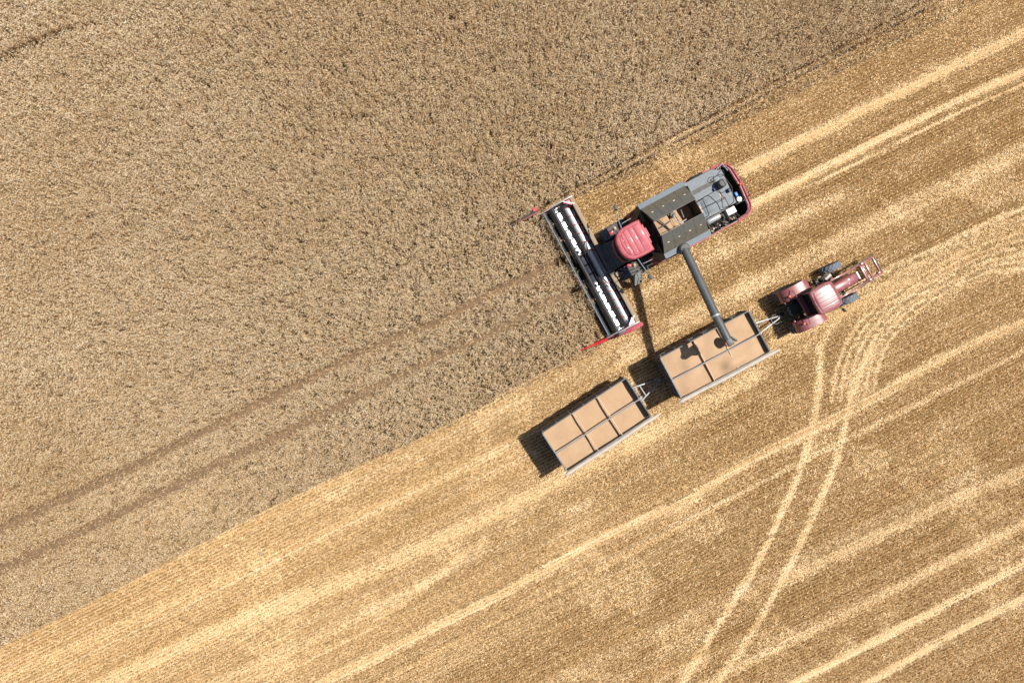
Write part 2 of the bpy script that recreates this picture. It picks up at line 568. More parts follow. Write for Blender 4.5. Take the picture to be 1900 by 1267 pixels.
# grain tank: rim, sloped front, covers
tk = P()
tr_o = [(-.98, -1.47), (-3.45, -1.47), (-3.45, 1.40), (-.98, 1.40)]
tr_i = [(-1.02, -1.20), (-3.42, -1.20), (-3.42, 1.12), (-1.02, 1.12)]
for y0, y1 in ((-1.49, -1.19), (1.13, 1.43)):
    tk.loft([[(-.98, y0, 3.44), (-.98, y1, 3.44), (-.98, y1, 3.60), (-.98, y0, 3.60)] if False else
             [(-1.0, y0, 2.75), (-1.0, y1, 2.75), (-1.0, y1, 3.66 if abs(y1) < abs(y0) else 3.56), (-1.0, y0, 3.56 if abs(y1) < abs(y0) else 3.66)],
             [(-3.44, y0, 2.75), (-3.44, y1, 2.75), (-3.44, y1, 3.66 if abs(y1) < abs(y0) else 3.56), (-3.44, y0, 3.56 if abs(y1) < abs(y0) else 3.66)]])
for i in range(4):
    for y in (-1.30, 1.26):
        tk.lathe([(.018, 0), (.018, .03)], (-1.3 - i * .6, y, 3.61), 'z', 8)
tank = tk.build('grain_tank', 'rim', comb)
P().plate([(-.985, -1.19, 3.62), (-.985, 1.13, 3.62), (-.78, .95, 2.5), (-.78, -1.01, 2.5)], .03).build('tank_front', 'black', tank)
for sgn in (-1, 1):
    pts = [(-1.0, sgn * 1.19 - .03, 3.60), (-.98, sgn * 1.44 - .03, 3.54), (-.76, sgn * 1.32 - .03, 2.72), (-.72, sgn * .86 - .03, 2.78), (-.74, sgn * .86 - .03, 3.05)]
    P().plate(pts, .02).build('tank_window', 'brown', tank)
    P().beam((-.985, sgn * 1.44 - .03, 3.58), (-.985, sgn * 1.16 - .03, 3.66), .04, .05).build('rim_edge', 'rim', tank)
P().box(-1.06, -3.40, -1.16, 1.09, 2.6, 2.64).build('tank_floor', 'black', tank)
tw = P()
tw.box(-3.40, -3.43, -1.17, 1.10, 2.64, 3.9)
tw.build('tank_rear_wall', 'black', tank)
for sgn in (-1, 1):
    yo, ym, yi = sgn * 1.19 - .03, sgn * .80 - .03, sgn * .375 - .03
    zo, zm, zi = 3.70, 3.98, 4.20
    xs0, xs1, xs2 = (-.97, -3.36), (-1.06, -3.36), (-1.14, -3.36)
    for (xa, ya, za), (xb, yb, zb), mt in (((xs0, yo, zo), (xs1, ym, zm), 'cover_low'), ((xs1, ym, zm), (xs2, yi, zi), 'cover')):
        cv = P()
        n = 4
        for k in range(n):
            def lx(xx, t):
                return xx[0] + (xx[1] - xx[0]) * t
            t0, t1 = k / n + .002, (k + 1) / n - .002
            e = .0 + .006 * (k % 2)
            cv.plate([(lx(xa, t0), ya, za + e), (lx(xa, t1), ya, za + e), (lx(xb, t1), yb, zb + e - .004), (lx(xb, t0), yb, zb + e - .004)][::-int(sgn)], .022)
        cv.build('tank_cover', mt, tank)
    for k in range(4):
        t = .12 + .25 * k
        P().obox((xs1[0] + (xs1[1] - xs1[0]) * t, ym, zm + .022), (.10, .05, .022), None, .006).build('hinge', 'lath', tank)
    # gable at the front and edge lip of opening
    P().plate([(-.985, yo, zo - .03), (-1.07, ym, zm - .03), (-1.15, yi, zi - .03), (-1.16, yi, 3.3), (-1.0, yo, 3.62)][::int(sgn)], .02).build('cover_gable', 'black', tank)
    P().beam((-1.15, yi, zi - .012), (-3.36, yi, zi - .012), .025, .06).build('opening_lip', 'dark', tank)
P().plate([(-1.145, -.40, 4.14), (-1.145, .34, 4.14), (-1.10, .34, 3.60), (-1.10, -.40, 3.60)], .02).build('cover_gable', 'black', tank)
P().beam((-1.135, -.42, 4.16), (-1.135, .36, 4.16), .03, .04).build('front_lip', 'tan', tank)
P().beam((-3.33, -.42, 4.16), (-3.33, .36, 4.16), .03, .04).build('rear_lip', 'cover_low', tank)
fa = P()
fa.tube([(-1.25, -.03, 3.72), (-1.62, -.03, 3.82), (-1.95, -.08, 3.75)], .035, 6)
fa.tube([(-1.62, -.03, 3.82), (-1.75, .32, 3.74)], .035, 6)
fa.tube([(-1.62, -.03, 3.82), (-1.5, -.38, 3.72)], .03, 6)
fa.tube([(-1.2, .25, 3.78), (-2.2, .29, 3.78)], .018, 6)
fa.build('tank_brace', 'dark', tank)
P().tube([(-2.3, -.32, 3.75), (-2.16, -.22, 3.92), (-2.16, .12, 3.95), (-2.28, .24, 3.92), (-2.62, .22, 3.9)], .03, 8).tube([(-2.62, -.3, 3.85), (-2.55, .1, 3.9)], .02, 6).build('bubble_auger', 'bar', tank)
P().lathe([(.13, 0), (.13, .3)], (-2.2, -.28, 3.5), 'z', 12).build('auger_head', 'dark', tank)

# engine deck
dk = P()
dk.prism([(-3.46, -1.36), (-4.95, -1.34), (-5.40, -1.10), (-5.30, .62), (-3.46, .62)], 3.22, 3.34)
deck = dk.build('engine_deck', 'deck', comb)
P().prism([(-3.5, -1.30), (-5.0, -1.28), (-5.0, .55), (-3.5, .55)], 2.4, 3.21).build('engine_cover', 'black', comb)
P().obox((-4.28, -.76, 3.345), (1.25, .21, .012)).build('grip_mat', 'cover', deck)
sl = P()
for i in range(6):
    sl.obox((-4.02 - i * .15, .04 - .0 * i, 3.348), (.05, .34, .014))
for i in range(3):
    sl.obox((-3.50 - i * .14, .02 + .1 * i, 3.348), (.045, .36, .014))
sl.build('deck_slot', 'lath', deck)
hp = P().obox((-4.2, .12, 3.35), (.9, .72, .02), None, .006)
hp.build('hatch', 'deck', deck)
P().lathe([(.20, 0), (.21, .05), (.20, .40), (.16, .46), (.04, .48)], (-5.0, -.5, 3.34), 'z', 20).build('air_intake', 'dark', deck)
rz = 3.86
ra = P()
ra.tube([(-3.66, .56, 3.34), (-3.66, .56, rz - .04), (-3.70, .5, rz), (-3.76, -.24, rz), (-3.84, -.31, rz), (-4.45, -.32, rz), (-4.55, -.28, rz), (-4.72, .2, rz), (-4.72, .6, rz), (-4.72, .64, 3.34)], .019, 8)
ra.tube([(-3.72, .12, rz - .02), (-4.7, .16, rz - .02)], .015, 6)
ra.tube([(-4.72, .2, rz), (-4.72, .2, 3.34)], .016, 6)
ra.tube([(-3.80, -.28, rz), (-3.80, -.28, 3.34)], .016, 6)
ra.tube([(-5.02, -.95, 3.34), (-5.02, -.9, 3.95), (-5.12, -.75, 4.0), (-5.20, -.1, 4.0), (-4.95, .55, 4.0), (-4.86, .62, 3.34)], .018, 8)
ra.tube([(-5.20, -.1, 4.0), (-5.20, -.1, 3.34)], .016, 6)
ra.tube([(-4.86, -.93, 3.95), (-5.05, -1.03, 3.98), (-5.24, -1.0, 3.95), (-5.16, -.78, 3.98), (-4.95, -.78, 3.95)], .016, 6, True)
ra.build('guard_rail', 'black', deck)
P().obox((-5.22, -.06, 3.45), (.12, .2, .16), None, .03).build('deck_latch', 'blue_dark', deck)
P().obox((-4.62, -.42, 3.42), (.06, .16, .1), None, .02).build('deck_latch', 'blue_dark', deck)
# right: dark round fuel tank
P().lathe([(.04, .40), (.20, .38), (.24, .30), (.24, -.30), (.20, -.38), (.04, -.40)], (-4.28, -1.28, 2.85), 'x', 24).build('fuel_tank', 'black', comb)
P().obox((-3.5, -1.27, 3.25), (.16, .2, .28), None, .03).build('tank_bracket', 'rim', comb)
# left: exposed engine
P().lathe([(.04, -.36), (.13, -.34), (.15, -.27), (.15, .27), (.13, .34), (.04, .36)], (-4.02, .80, 3.12), 'x', 20).build('muffler', 'silver', comb)
P().tube([(-4.38, .80, 3.12), (-4.52, .82, 3.14), (-4.55, .98, 3.0), (-4.5, 1.1, 2.8)], .06, 10).build('exhaust_pipe', 'dark', comb)
wb = P().obox((-4.95, .86, 3.05), (.46, .32, .28), None, .02)
wb.obox((-4.95, .86, 3.20), (.30, .06, .02))
wb.build('engine_box', 'white', comb)
en = P().box(-3.6, -5.3, .92, 1.34, 2.3, 2.42)
for k in range(26):
    x = -3.65 - rng.random() * 1.55
    y = .97 + rng.random() * .32
    z = 2.42 + rng.random() * .2
    sx, sy, sz = .05 + .13 * rng.random(3)
    en.obox((x, y, z), (sx * 1.4, sy, sz + .2), Matrix.Rotation(rng.random() * 3, 3, 'Z'), .012)
en.build('engine_block', 'engine', comb)
en = P()
for k in range(14):
    x = -3.7 - .11 * k
    en.tube([(x, .92, 2.8), (x - .1 * (k % 3), 1.08, 2.92 - .06 * (k % 2)), (x - .2, 1.2 + .05 * (k % 4), 2.78), (x - .1, 1.33, 2.55)], .018 + .012 * (k % 3), 6)
en.build('engine_pipe', 'black', comb)
for k in range(9):
    P().lathe([(.03 + .012 * (k % 3), 0), (.03 + .012 * (k % 3), .12)], (-3.75 - .17 * k, 1.02 + .2 * (k % 2), 2.72), 'z' if k % 2 else 'x', 10).build('engine_fitting', 'bar' if k % 3 == 0 else 'lath' if k % 3 == 1 else 'dark', comb)
ep = P()
for k in range(9):
    ep.obox((-2.3 - .14 * k, 1.36, 2.9 + .05 * (k % 3)), (.1, .07, .1), Matrix.Rotation(k, 3, 'Z'), .01)
ep.build('side_linkage', 'tan', comb)

# wheels
for sgn in (-1, 1):
    wheel(comb, (-.12, sgn * 1.08 - .03, .9), .9, .58, 18, 'silver')
    wheel(comb, (-4.35, sgn * 1.20 - .03, .6), .6, .42, 16, 'silver')
P().lathe([(.12, -1.2), (.12, 1.2)], (-.12, -.03, .9), 'y', 12).build('drive_axle', 'dark', comb)
P().lathe([(.09, -1.1), (.09, 1.1)], (-4.35, -.03, .6), 'y', 12).build('steering_axle', 'dark', comb)

# cab
cb = P()
base = [(-.62, -.72), (.30, -.76), (.62, -.60), (.74, -.2), (.74, .14), (.62, .54), (.30, .70), (-.62, .66)]
cb.loft([[(x, y, 1.85) for x, y in base], [(x, y, 2.3) for x, y in base]])
cab = cb.build('cab', 'red_dark', comb)
P().loft([[(x * .985, y * .985, 2.3) for x, y in base], [(x * .97 + .02, y * .98, 3.66) for x, y in base]]).build('cab_window', 'glass', cab)


def roof_poly(k=1.0):
    pts = []
    n = 20
    # rear edge (flared corners), then sides, then bulged front
    pts += [(-.66, -.86), (-.40, -.875)]
    for i in range(n + 1):
        t = -90 + 180 * i / n
        c, sn = math.cos(R(t)), math.sin(R(t))
        ex = 2 / 2.7
        pts.append((.0 + .86 * abs(c) ** ex, -.045 + (.83 * abs(sn) ** ex) * (1 if sn > 0 else -1)))
    pts += [(-.40, .785), (-.66, .77)]
    return [(x * k, (y + .045) * k - .045) for x, y in pts]


rp = roof_poly()
ctr = (0, -.045)
rf = P()
rf.loft([[(x, y, 3.62) for x, y in scale_poly(rp, .965, ctr)], [(x, y, 3.68) for x, y in rp], [(x, y, 3.76) for x, y in scale_poly(rp, .995, ctr)],
         [(x, y, 3.835) for x, y in scale_poly(rp, .95, ctr)], [(x, y, 3.865) for x, y in scale_poly(rp, .88, ctr)],
         [(x, y, 3.868) for x, y in scale_poly(rp, .80, ctr)]], True, True)
# recessed centre field
inner = scale_poly(rp, (.80, .785), ctr)
rf.box(-.70, -.60, -.58, .42, 3.7, 3.82, .02)
rf.box(-.77, -.69, -.36, .10, 3.7, 3.81, .02)
roof = rf.build('cab_roof', 'red', cab, 30)
ip = P()
# raised ribs (panels) separated by narrow creases
for xa, xb in ((.315, .60), (.06, .29), (-.20, .035), (-.56, -.225)):
    hw = .64 if xa < .2 else .55
    poly = round_rect(xa, xb, -.045 - hw, -.045 + hw, .05 if xa < .2 else .15, 6)
    ip.loft([[(x, y, 3.862) for x, y in poly], [(x, y, 3.874) for x, y in poly], [(x, y, 3.878) for x, y in scale_poly(poly, (.96, .985))]], False, True)
ip.build('roof_panel', 'red', cab, 30)
for x, y in ((.48, -.30), (.45, .10), (.12, .46), (-.1, -.5), (.38, .36)):
    P().lathe([(.024, 0), (.018, .012)], (x, y, 3.876), 'z', 8).build('roof_bolt', 'silver', cab)
for x in (.302, .047, -.212):
    P().box(x - .011, x + .011, -.68, .59, 3.866, 3.8795, .003).build('roof_seam', 'red_seam', cab)
arc = [(.60 * abs(math.cos(t)) ** .75 + .02, -.045 + .66 * math.copysign(abs(math.sin(t)) ** .75, math.sin(t)), 3.873) for t in [R(-86 + 172 * i / 24) for i in range(25)]]
P().tube([(-.5, -.70, 3.868)] + arc + [(-.5, .61, 3.868)], .011, 6).build('roof_seam', 'red_seam', cab)
for sgn in (-1, 1):
    y = sgn
    br = P().lathe([(.10, 0), (.10, .03), (.055, .035), (.055, .06)], (.46, y * 1.0 - .045, 3.3), 'z', 16)
    bm_ = br.build('beacon_mount', 'rim', cab)
    P().lathe([(.062, 0), (.064, .05), (.05, .09), (.012, .105)], (.46, y * 1.0 - .045, 3.36), 'z', 16).build('beacon', 'orange', cab)
    P().obox((.66, y * .90 - .045, 3.22), (.22, .13, .12), Matrix.Rotation(-sgn * .5, 3, 'Z'), .03).build('marker_wing', 'red_bright', cab)
    P().beam((.5, y * .75, 3.5), (.46, y * 1.0, 3.28), .03, .03).beam((.55, y * .95, 3.22), (.30, y * 1.32, 3.12), .05, .04).build('mirror_bracket', 'dark', cab)
    P().tube([(.20, y * .8 - .045, 3.46), (.12, y * 1.25 - .045, 3.36), (.03, y * 1.72 - .045, 3.25)], .028, 8).build('mirror_arm', 'rim', cab)
    P().obox((-.10 if sgn < 0 else .0, y * 1.88 - .045, 3.12), (.15, .26, .36), Matrix.Rotation(sgn * .35, 3, 'Z') @ Matrix.Rotation(.25, 3, 'Y'), .04).build('mirror', 'tube', cab)
    P().tube([(.05, y * 1.02, 2.9), (-.02, y * 1.1, 3.1), (-.50, y * 1.12, 3.1), (-.55, y * 1.1, 2.85)], .018, 6).build('hand_rail', 'bar', cab)
    P().box(-.92, .52, y * .80, y * 1.36, 1.9, 1.96).build('platform', 'black', cab)
# access ladder folded out on the left
ld = P()
for x in (-.10, .32):
    ld.beam((x, 1.25, 1.95), (x + .06, 1.85, .55), .05, .08)
for k in range(5):
    t = .1 + .2 * k
    ld.obox((.11 + .06 * t, 1.25 + .6 * t, 1.95 - 1.4 * t), (.42, .2, .03))
ld.tube([(-.2, 1.24, 1.95), (-.2, 1.28, 2.8), (-.16, 1.6, 2.75), (-.12, 1.9, 1.7)], .02, 6)
ld.tube([(.42, 1.24, 1.95), (.42, 1.28, 2.8), (.44, 1.6, 2.7), (.46, 1.88, 1.7)], .02, 6)
ld.tube([(-.2, 1.3, 2.8), (-.55, 1.3, 2.75), (-.62, 1.3, 1.95)], .02, 6)
ld.build('ladder', 'tube', cab)

# unloading auger and rubber chute
pv = Vector((-1.93, 1.38, 3.72))
tip = Vector((-1.34, 6.15, 5.0))
jt = Vector((-1.48, 4.76, 4.66))
ax = (tip - pv).normalized()
au = P()
au.tube([pv + ax * .05, jt], .20, 24)
for p in (pv + ax * .12, jt - ax * .05):
    au.tube([p - ax * .03, p + ax * .03], .225, 24)
auger = au.build('unloading_auger', 'tube', comb)
P().tube([jt + ax * .02, jt + ax * .12], .222, 24).build('auger_collar', 'silver', auger)
P().tube([jt + ax * .12, tip - ax * .25, tip], [.19, .19, .15], 24).build('auger_spout', 'tube', auger)
P().lathe([(.24, -.45), (.26, -.1), (.27, .08), (.2, .18), (.05, .2)], (pv.x, pv.y + .02, pv.z - .02), 'z', 20).build('auger_turret', 'dark', auger)
hk = P()
hk.obox(tip + Vector((-.02, -.02, .0)), (.30, .34, .28), Matrix.Rotation(.1, 3, 'Z'), .03)
hk.obox(tip + Vector((-.26, -.06, -.02)), (.08, .34, .3), Matrix.Rotation(.5, 3, 'Z'), .02)
hk.build('spout_hood', 'tube', auger)
P().obox(tip + Vector((.18, .0, .06)), (.06, .2, .16), Matrix.Rotation(.1, 3, 'Z'), .02).build('spout_lamp', 'red_dark', auger)
ch = P()
loops = []
for t in range(7):
    f = t / 6
    c = tip + Vector((.02 + .10 * f, -.10 + .06 * f, -.10 - 1.05 * f))
    wx, wy = .15 + .07 * f ** 1.3, .15 + .13 * f ** 1.3
    loops.append([c + Vector((wx * math.cos(a), wy * math.sin(a), .03 * math.sin(3 * a) * f)) for a in [2 * math.pi * j / 20 for j in range(20)]])
ch.loft(loops, True, False)
ch.build('rubber_chute', 'chute', auger)

# ------------------------------------------------------------------ grain (heaps)


def grain_heap(name, origin, rz, x0, x1, y0, y1, zfun, zbot, label, n=70):
    m = max(8, int(n * (y1 - y0) / (x1 - x0)))
    vs, fs = [], []
    for j in range(m + 1):
        for i in range(n + 1):
            x = x0 + (x1 - x0) * i / n
            y = y0 + (y1 - y0) * j / m
            vs.append((x, y, zfun(x, y)))
    for j in range(m):
        for i in range(n):
            a = j * (n + 1) + i
            fs.append((a, a + 1, a + n + 2, a + n + 1))
    b0 = len(vs)
    vs += [(x0, y0, zbot), (x1, y0, zbot), (x1, y1, zbot), (x0, y1, zbot)]
    bot = [i for i in range(n + 1)]
    fs.append(tuple([b0 + 1, b0] + bot))
    top = [m * (n + 1) + i for i in range(n, -1, -1)]
    fs.append(tuple([b0 + 3, b0 + 2] + top))
    lf = [j * (n + 1) for j in range(m, -1, -1)]
    fs.append(tuple([b0, b0 + 3] + lf))
    rt = [j * (n + 1) + n for j in range(m + 1)]
    fs.append(tuple([b0 + 2, b0 + 1] + rt))
    fs.append((b0, b0 + 1, b0 + 2, b0 + 3))
    me = bpy.data.meshes.new(name)
    me.from_pydata(vs, [], fs)
    me.materials.append(M['grain'])
    me.shade_smooth()
    me.set_sharp_from_angle(angle=R(50))
    o = bpy.data.objects.new(name, me)
    col.objects.link(o)
    o.location = origin
    o.rotation_euler = (0, 0, rz)
    return tag(o, label, 'grain', 'heaps of harvested grain')


def wob(x, y, s):
    return .026 * math.sin(2.1 * x + 1.3 * s) * math.sin(3.0 * y + s) + .012 * math.sin(5.3 * x - 3.1 * y + 2 * s)


grain_heap('grain_heap', (cO.x, cO.y, 0), math.pi + TH, -1.19, -3.38, -1.14, 1.08,
           lambda x, y: 3.42 + .30 * math.exp(-((x + 1.7) ** 2 / .5 + y * y / .5)) - .72 * max(0, min(1, (-x - 1.95) / .45)) + wob(x * 2, y * 2, 3), 2.642,
           'tan grain seen inside the open tank of the combine harvester', 40)

# ------------------------------------------------------------------ trailers


def trailer(px, th, label, grainlabel, zf, tongue, bars):
    ox, oy = W(px[0], px[1], 2.45)
    t = thing('grain_trailer', (ox, oy, 0), th, label, 'trailer', 'grain trailers in tow')
    XL, YL = 2.44, 1.12
    ZB, ZT = 1.1, 2.5
    T = .045
    fr = P()
    for y in (-.55, .55):
        fr.box(-2.3, 2.3, y - .06, y + .06, .82, 1.02)
    for x in (-2.0, -1.0, 0, 1.0, 2.0):
        fr.box(x - .04, x + .04, -1.05, 1.05, .94, 1.03)
    fr.build('chassis', 'dark', t)
    P().box(-XL, XL, -YL, YL, 1.04, ZB).build('floor', 'dark', t)
    for sgn in (-1, 1):
        sw = P().box(-XL, XL, sgn * (YL + .003), sgn * (YL + T), 1.06, ZT)
        for i in range(7):
            x = -XL + .05 + i * (2 * XL - .1) / 6
            sw.box(x - .035, x + .035, sgn * (YL + T - .002), sgn * (YL + T + .045), 1.06, ZT - .02)
        for z in (1.78, 1.82):
            pass
        sw.box(-XL, XL, sgn * (YL + T - .003), sgn * (YL + T + .03), 1.74, 1.80)
        w = sw.build('side_wall', 'wall', t)
        rl = P().box(-XL - .05, XL + .05, sgn * (YL - .004), sgn * (YL + (T + .006 if sgn < 0 else .022)), ZT + .002, ZT + .04, .008)
        rl.build('top_rail', 'walltop', w)
    for sgn in (-1, 1):
        ew = P().box(sgn * (XL + .003), sgn * (XL + T), -YL + .004, YL - .004, 1.06, ZT - .01)
        for i in range(4):
            y = -YL + .1 + i * (2 * YL - .2) / 3
            ew.box(sgn * (XL + T - .002), sgn * (XL + T + .05), y - .03, y + .03, 1.06, ZT - .03)
        for z in (1.5, 2.0):
            ew.box(sgn * (XL + T - .004), sgn * (XL + T + .035), -YL + .01, YL - .01, z - .03, z + .03)
        w = ew.build('end_wall', 'wall', t)
        P().box(sgn * (XL - .012), sgn * (XL + T + .012), -YL + .03, YL - .03, ZT + .004, ZT + .038, .008).build('top_rail', 'walltop' if sgn < 0 else 'wall', w)
    # tarp rolled along the right side
    pts, rs = [], []
    for i in range(40):
        f = i / 39
        pts.append((-2.62 + 5.55 * f, -YL - .13 + .012 * math.sin(9 * f + th), ZT + .03 - .015 * math.sin(7 * f)))
        rs.append(.095 + .016 * math.sin(23 * f + 3 * th) * math.sin(41 * f) - (.03 if i in (0, 39) else 0) - .02 * max(0, f - .9) * 10)
    P().tube(pts, rs, 12).build('rolled_tarp', 'tarp', t, 60)
    cb_ = P().tube([(-XL - .03, bars[0], ZT + .06), (XL + .06, bars[0], ZT + .09)], .034, 10)
    cb_.box(-XL - .05, -XL + .03, bars[0] - .05, bars[0] + .05, ZT - .1, ZT + .05)
    cb_.box(XL - .03, XL + .09, bars[0] - .05, bars[0] + .05, ZT - .1, ZT + .08)
    cb_.build('ridge_bar', 'bar', t)
    for x, wd, z in bars[1]:
        P().box(x - wd, x + wd, -YL + .002, YL - .002, ZT - .15 - z, ZT - .005 - z, .004).build('cross_bar', 'lath', t)
    for x in (-1.45, 1.5):
        P().lathe([(.06, -.85), (.06, .85)], (x, 0, .48), 'y', 12).build('axle', 'dark', t)
        for sgn in (-1, 1):
            wheel(t, (x, sgn * .86, .48), .48, .28, 0, 'walltop')
        for sgn in (-1, 1):
            P().beam((x - .4, sgn * .6, .78), (x, sgn * .6, .60), .06, .04).beam((x, sgn * .6, .60), (x + .4, sgn * .6, .78), .06, .04).build('leaf_spring', 'dark', t)
    P().lathe([(.42, .70), (.42, .80)], (1.5, 0, 0), 'z', 20).build('turntable', 'dark', t)
    # A-frame drawbar
    L_, yl, yr, extra = tongue
    db = P()
    tipv = Vector((L_[0], L_[1], .62))
    a, b2 = Vector((2.2, yl, .72)), Vector((2.2, yr, .72))
    db.beam(a, tipv + Vector((0, .05, 0)), .07, .09, .01)
    db.beam(b2, tipv + Vector((0, -.05, 0)), .07, .09, .01)
    if extra:
        f = .45
        db.beam(a.lerp(tipv, f) + Vector((0, 0, .01)), b2.lerp(tipv, f) + Vector((0, 0, .01)), .05, .06)
        for f in (.24, .31):
            db.beam(a.lerp(tipv, f) + Vector((0, -.02, .05)), b2.lerp(tipv, f) + Vector((0, .02, .05)), .03, .03)
    db.beam((2.55, yl + .04, .9), (2.55, yr - .04, .9), .04, .04)
    db.beam((2.66, yl * .4, .9), (2.66, yr * .6, .9), .03, .03)
    db.beam((2.55, yl * .4, .85), (2.85, yl * .4, .85), .03, .03)
    db.beam((2.55, yr * .5, .85), (2.85, yr * .5, .85), .03, .03)
    db.lathe([(.03, .05), (.075, .05), (.075, -.05), (.03, -.05)], tipv, 'z', 14)
    d = db.build('drawbar', 'bar', t)
    if not extra:
        pts = [tipv + Vector((-.28 + .22 * math.cos(q), .0 + .24 * math.sin(q), .16)) for q in [R(60 + 240 * i / 14) for i in range(15)]]
        P().tube(pts, .016, 6).build('brake_hose', 'bar', d)
        P().obox((2.62, .36, .95), (.14, .14, .16), Matrix.Rotation(.3, 3, 'Z'), .02).build('coupling_box', 'deck', d)
    grain_heap('grain_heap', (ox, oy, 0), th, -XL + .001, XL - .001, -YL + .001, YL - .001, zf, 1.102, grainlabel)
    return t


def grain1(x, y):
    z = 2.30 + wob(x, y, 1)
    z += .10 * math.exp(-((x - .55) ** 2 / .9 + (y - .05) ** 2 / .5))
    z += .26 * math.exp(-((x - .35) ** 2 / .30 + (y + .75) ** 2 / .10))      # heap at the right side
    z += .10 * math.exp(-((x - .95) ** 2 / .3 + (y + .85) ** 2 / .08))
    z -= .13 * math.exp(-((x - .02) ** 2 / .10 + (y + .72) ** 2 / .05))      # slide hollow
    z += .11 * math.exp(-((x + 1.3) ** 2 / .16 + (y - .15) ** 2 / .18))
    z -= .09 * math.exp(-((x - 1.35) ** 2 / .14 + (y - .38) ** 2 / .04))
    z -= .06 * max(0, abs(x) - 1.9) / .5
    return z


def grain2(x, y):
    z = 2.14 + wob(x, y, 2) * .6
    z -= .10 * max(0, -y - .5) * max(0, min(1, (1.0 - x) / 3))
    z += .05 * math.exp(-((y - 1.0) ** 2 / .08)) * (1 + .5 * math.sin(4 * x))
    z -= .03 * max(0, abs(x) - 1.9) / .5
    return z


tr1 = trailer(((1229 + 1385.7 + 1421.9 + 1267.8) / 4, (664.4 + 582.7 + 649.3 + 736.8) / 4), R(27.8),
              'dark-sided grain trailer under the unloading spout, coupled directly behind the tractor',
              'tan grain heaped in the front trailer, shaded by the unloading spout', grain1, ((4.36, -.11), .36, -.52, False),
              (-.10, ((-.60, .016, .0), (.72, .016, .04))))
tr2 = trailer(((1009.4 + 1161.4 + 1203.9 + 1052) / 4, (805.4 + 705.6 + 769 + 871.4) / 4), R(33.1),
              'dark-sided grain trailer at the tail, filled level and crossed by three thin bars',
              'level tan grain filling the rear trailer at the tail of the convoy', grain2, ((4.09, -.15), .42, -.66, True),
              (-.08, ((-.62, .011, .0), (.80, .018, .03))))

# ------------------------------------------------------------------ tractor
tt = R(28.3)
tO = W(1533, 553, 2.75)
trac = thing('tractor', (tO[0], tO[1], 0), tt, 'small maroon tractor with empty front loader arms, towing the grain trailers', 'tractor')
for sgn in (-1, 1):
    wheel(trac, (-.72, sgn * .93, .80), .80, .46, 20, 'red_dark')
    wheel(trac, (1.86, sgn * .93, .56), .56, .36, 18, 'red_dark', R(-3), 'tyre2', .028)
tr = P().box(-1.3, .9, -.3, .3, .5, 1.0, .04).box(.9, 2.5, -.2, .2, .5, .8, .03)
tr.lathe([(.13, -.8), (.13, .8)], (-.72, 0, .8), 'y', 14).lathe([(.08, -.8), (.08, .8)], (1.86, 0, .56), 'y', 12)
tr.build('chassis', 'black', trac)
# bonnet, rounded
bn = P()
loops = []
for x, w, zt in ((.62, .30, 1.60), (.70, .31, 1.66), (1.4, .30, 1.63), (2.2, .28, 1.56), (2.44, .255, 1.47), (2.52, .20, 1.36)):
    lp = []
    for i in range(13):
        a = math.pi * i / 12
        ex = .45
        lp.append((x, w * math.copysign(abs(math.cos(a)) ** ex, math.cos(a)), .95 + (zt - .95) * abs(math.sin(a)) ** ex if 0 < i < 12 else .85))
    loops.append(lp)
bn.loft(loops)
bon = bn.build('bonnet', 'maroon', trac, 50)
P().lathe([(.045, 0), (.04, .02)], (1.95, .1, 1.575), 'z', 12).build('bonnet_badge', 'silver', bon)
P().obox((1.88, -.08, 1.6), (.10, .05, .012), Matrix.Rotation(.6, 3, 'Z')).build('bonnet_catch', 'maroon', bon)
P().obox((2.66, .0, 1.1), (.09, .42, .30), None, .02).build('front_weight', 'white', trac)
# cab
cbp = P()
base = [(-.55, -.60), (.60, -.62), (.60, .62), (-.55, .60)]
cbp.loft([[(x, y, .95) for x, y in base], [(x, y, 1.45) for x, y in base]])
tcab = cbp.build('cab', 'maroon', trac)
P().loft([[(x * .98, y * .97, 1.45) for x, y in base], [(x * .93, y * .92, 2.55) for x, y in base]]).build('cab_window', 'glass', tcab)
for x, y in base:
    P().beam((x * 1.0, y * .99, 1.4), (x * .96, y * .95, 2.6), .06, .06).build('cab_pillar', 'maroon', tcab)
P().beam((-.56, -.56, 1.5), (-.56, .56, 1.5), .06, .10).build('rear_sill', 'maroon', tcab)
rp2 = [(-.60, -.62), (-.40, -.665), (0, -.70), (.40, -.69), (.58, -.64), (.64, -.56), (.67, -.3), (.68, 0), (.67, .3), (.64, .56), (.58, .64), (.40, .69), (0, .70), (-.40, .665), (-.60, .62), (-.63, .5), (-.645, 0), (-.63, -.5)]
rf = P()
rf.loft([[(x, y, 2.54) for x, y in scale_poly(rp2, .96, (0, 0))], [(x, y, 2.60) for x, y in rp2], [(x, y, 2.70) for x, y in scale_poly(rp2, .985, (0, 0))],
         [(x, y, 2.745) for x, y in scale_poly(rp2, .93, (0, 0))], [(x, y, 2.755) for x, y in scale_poly(rp2, .885, (0, 0))],
         [(x, y, 2.735) for x, y in scale_poly(rp2, .86, (0, 0))]])
rf.build('cab_roof', 'maroon_roof', tcab, 50)
ri = P()
nx, ny = 24, 60
gv = []
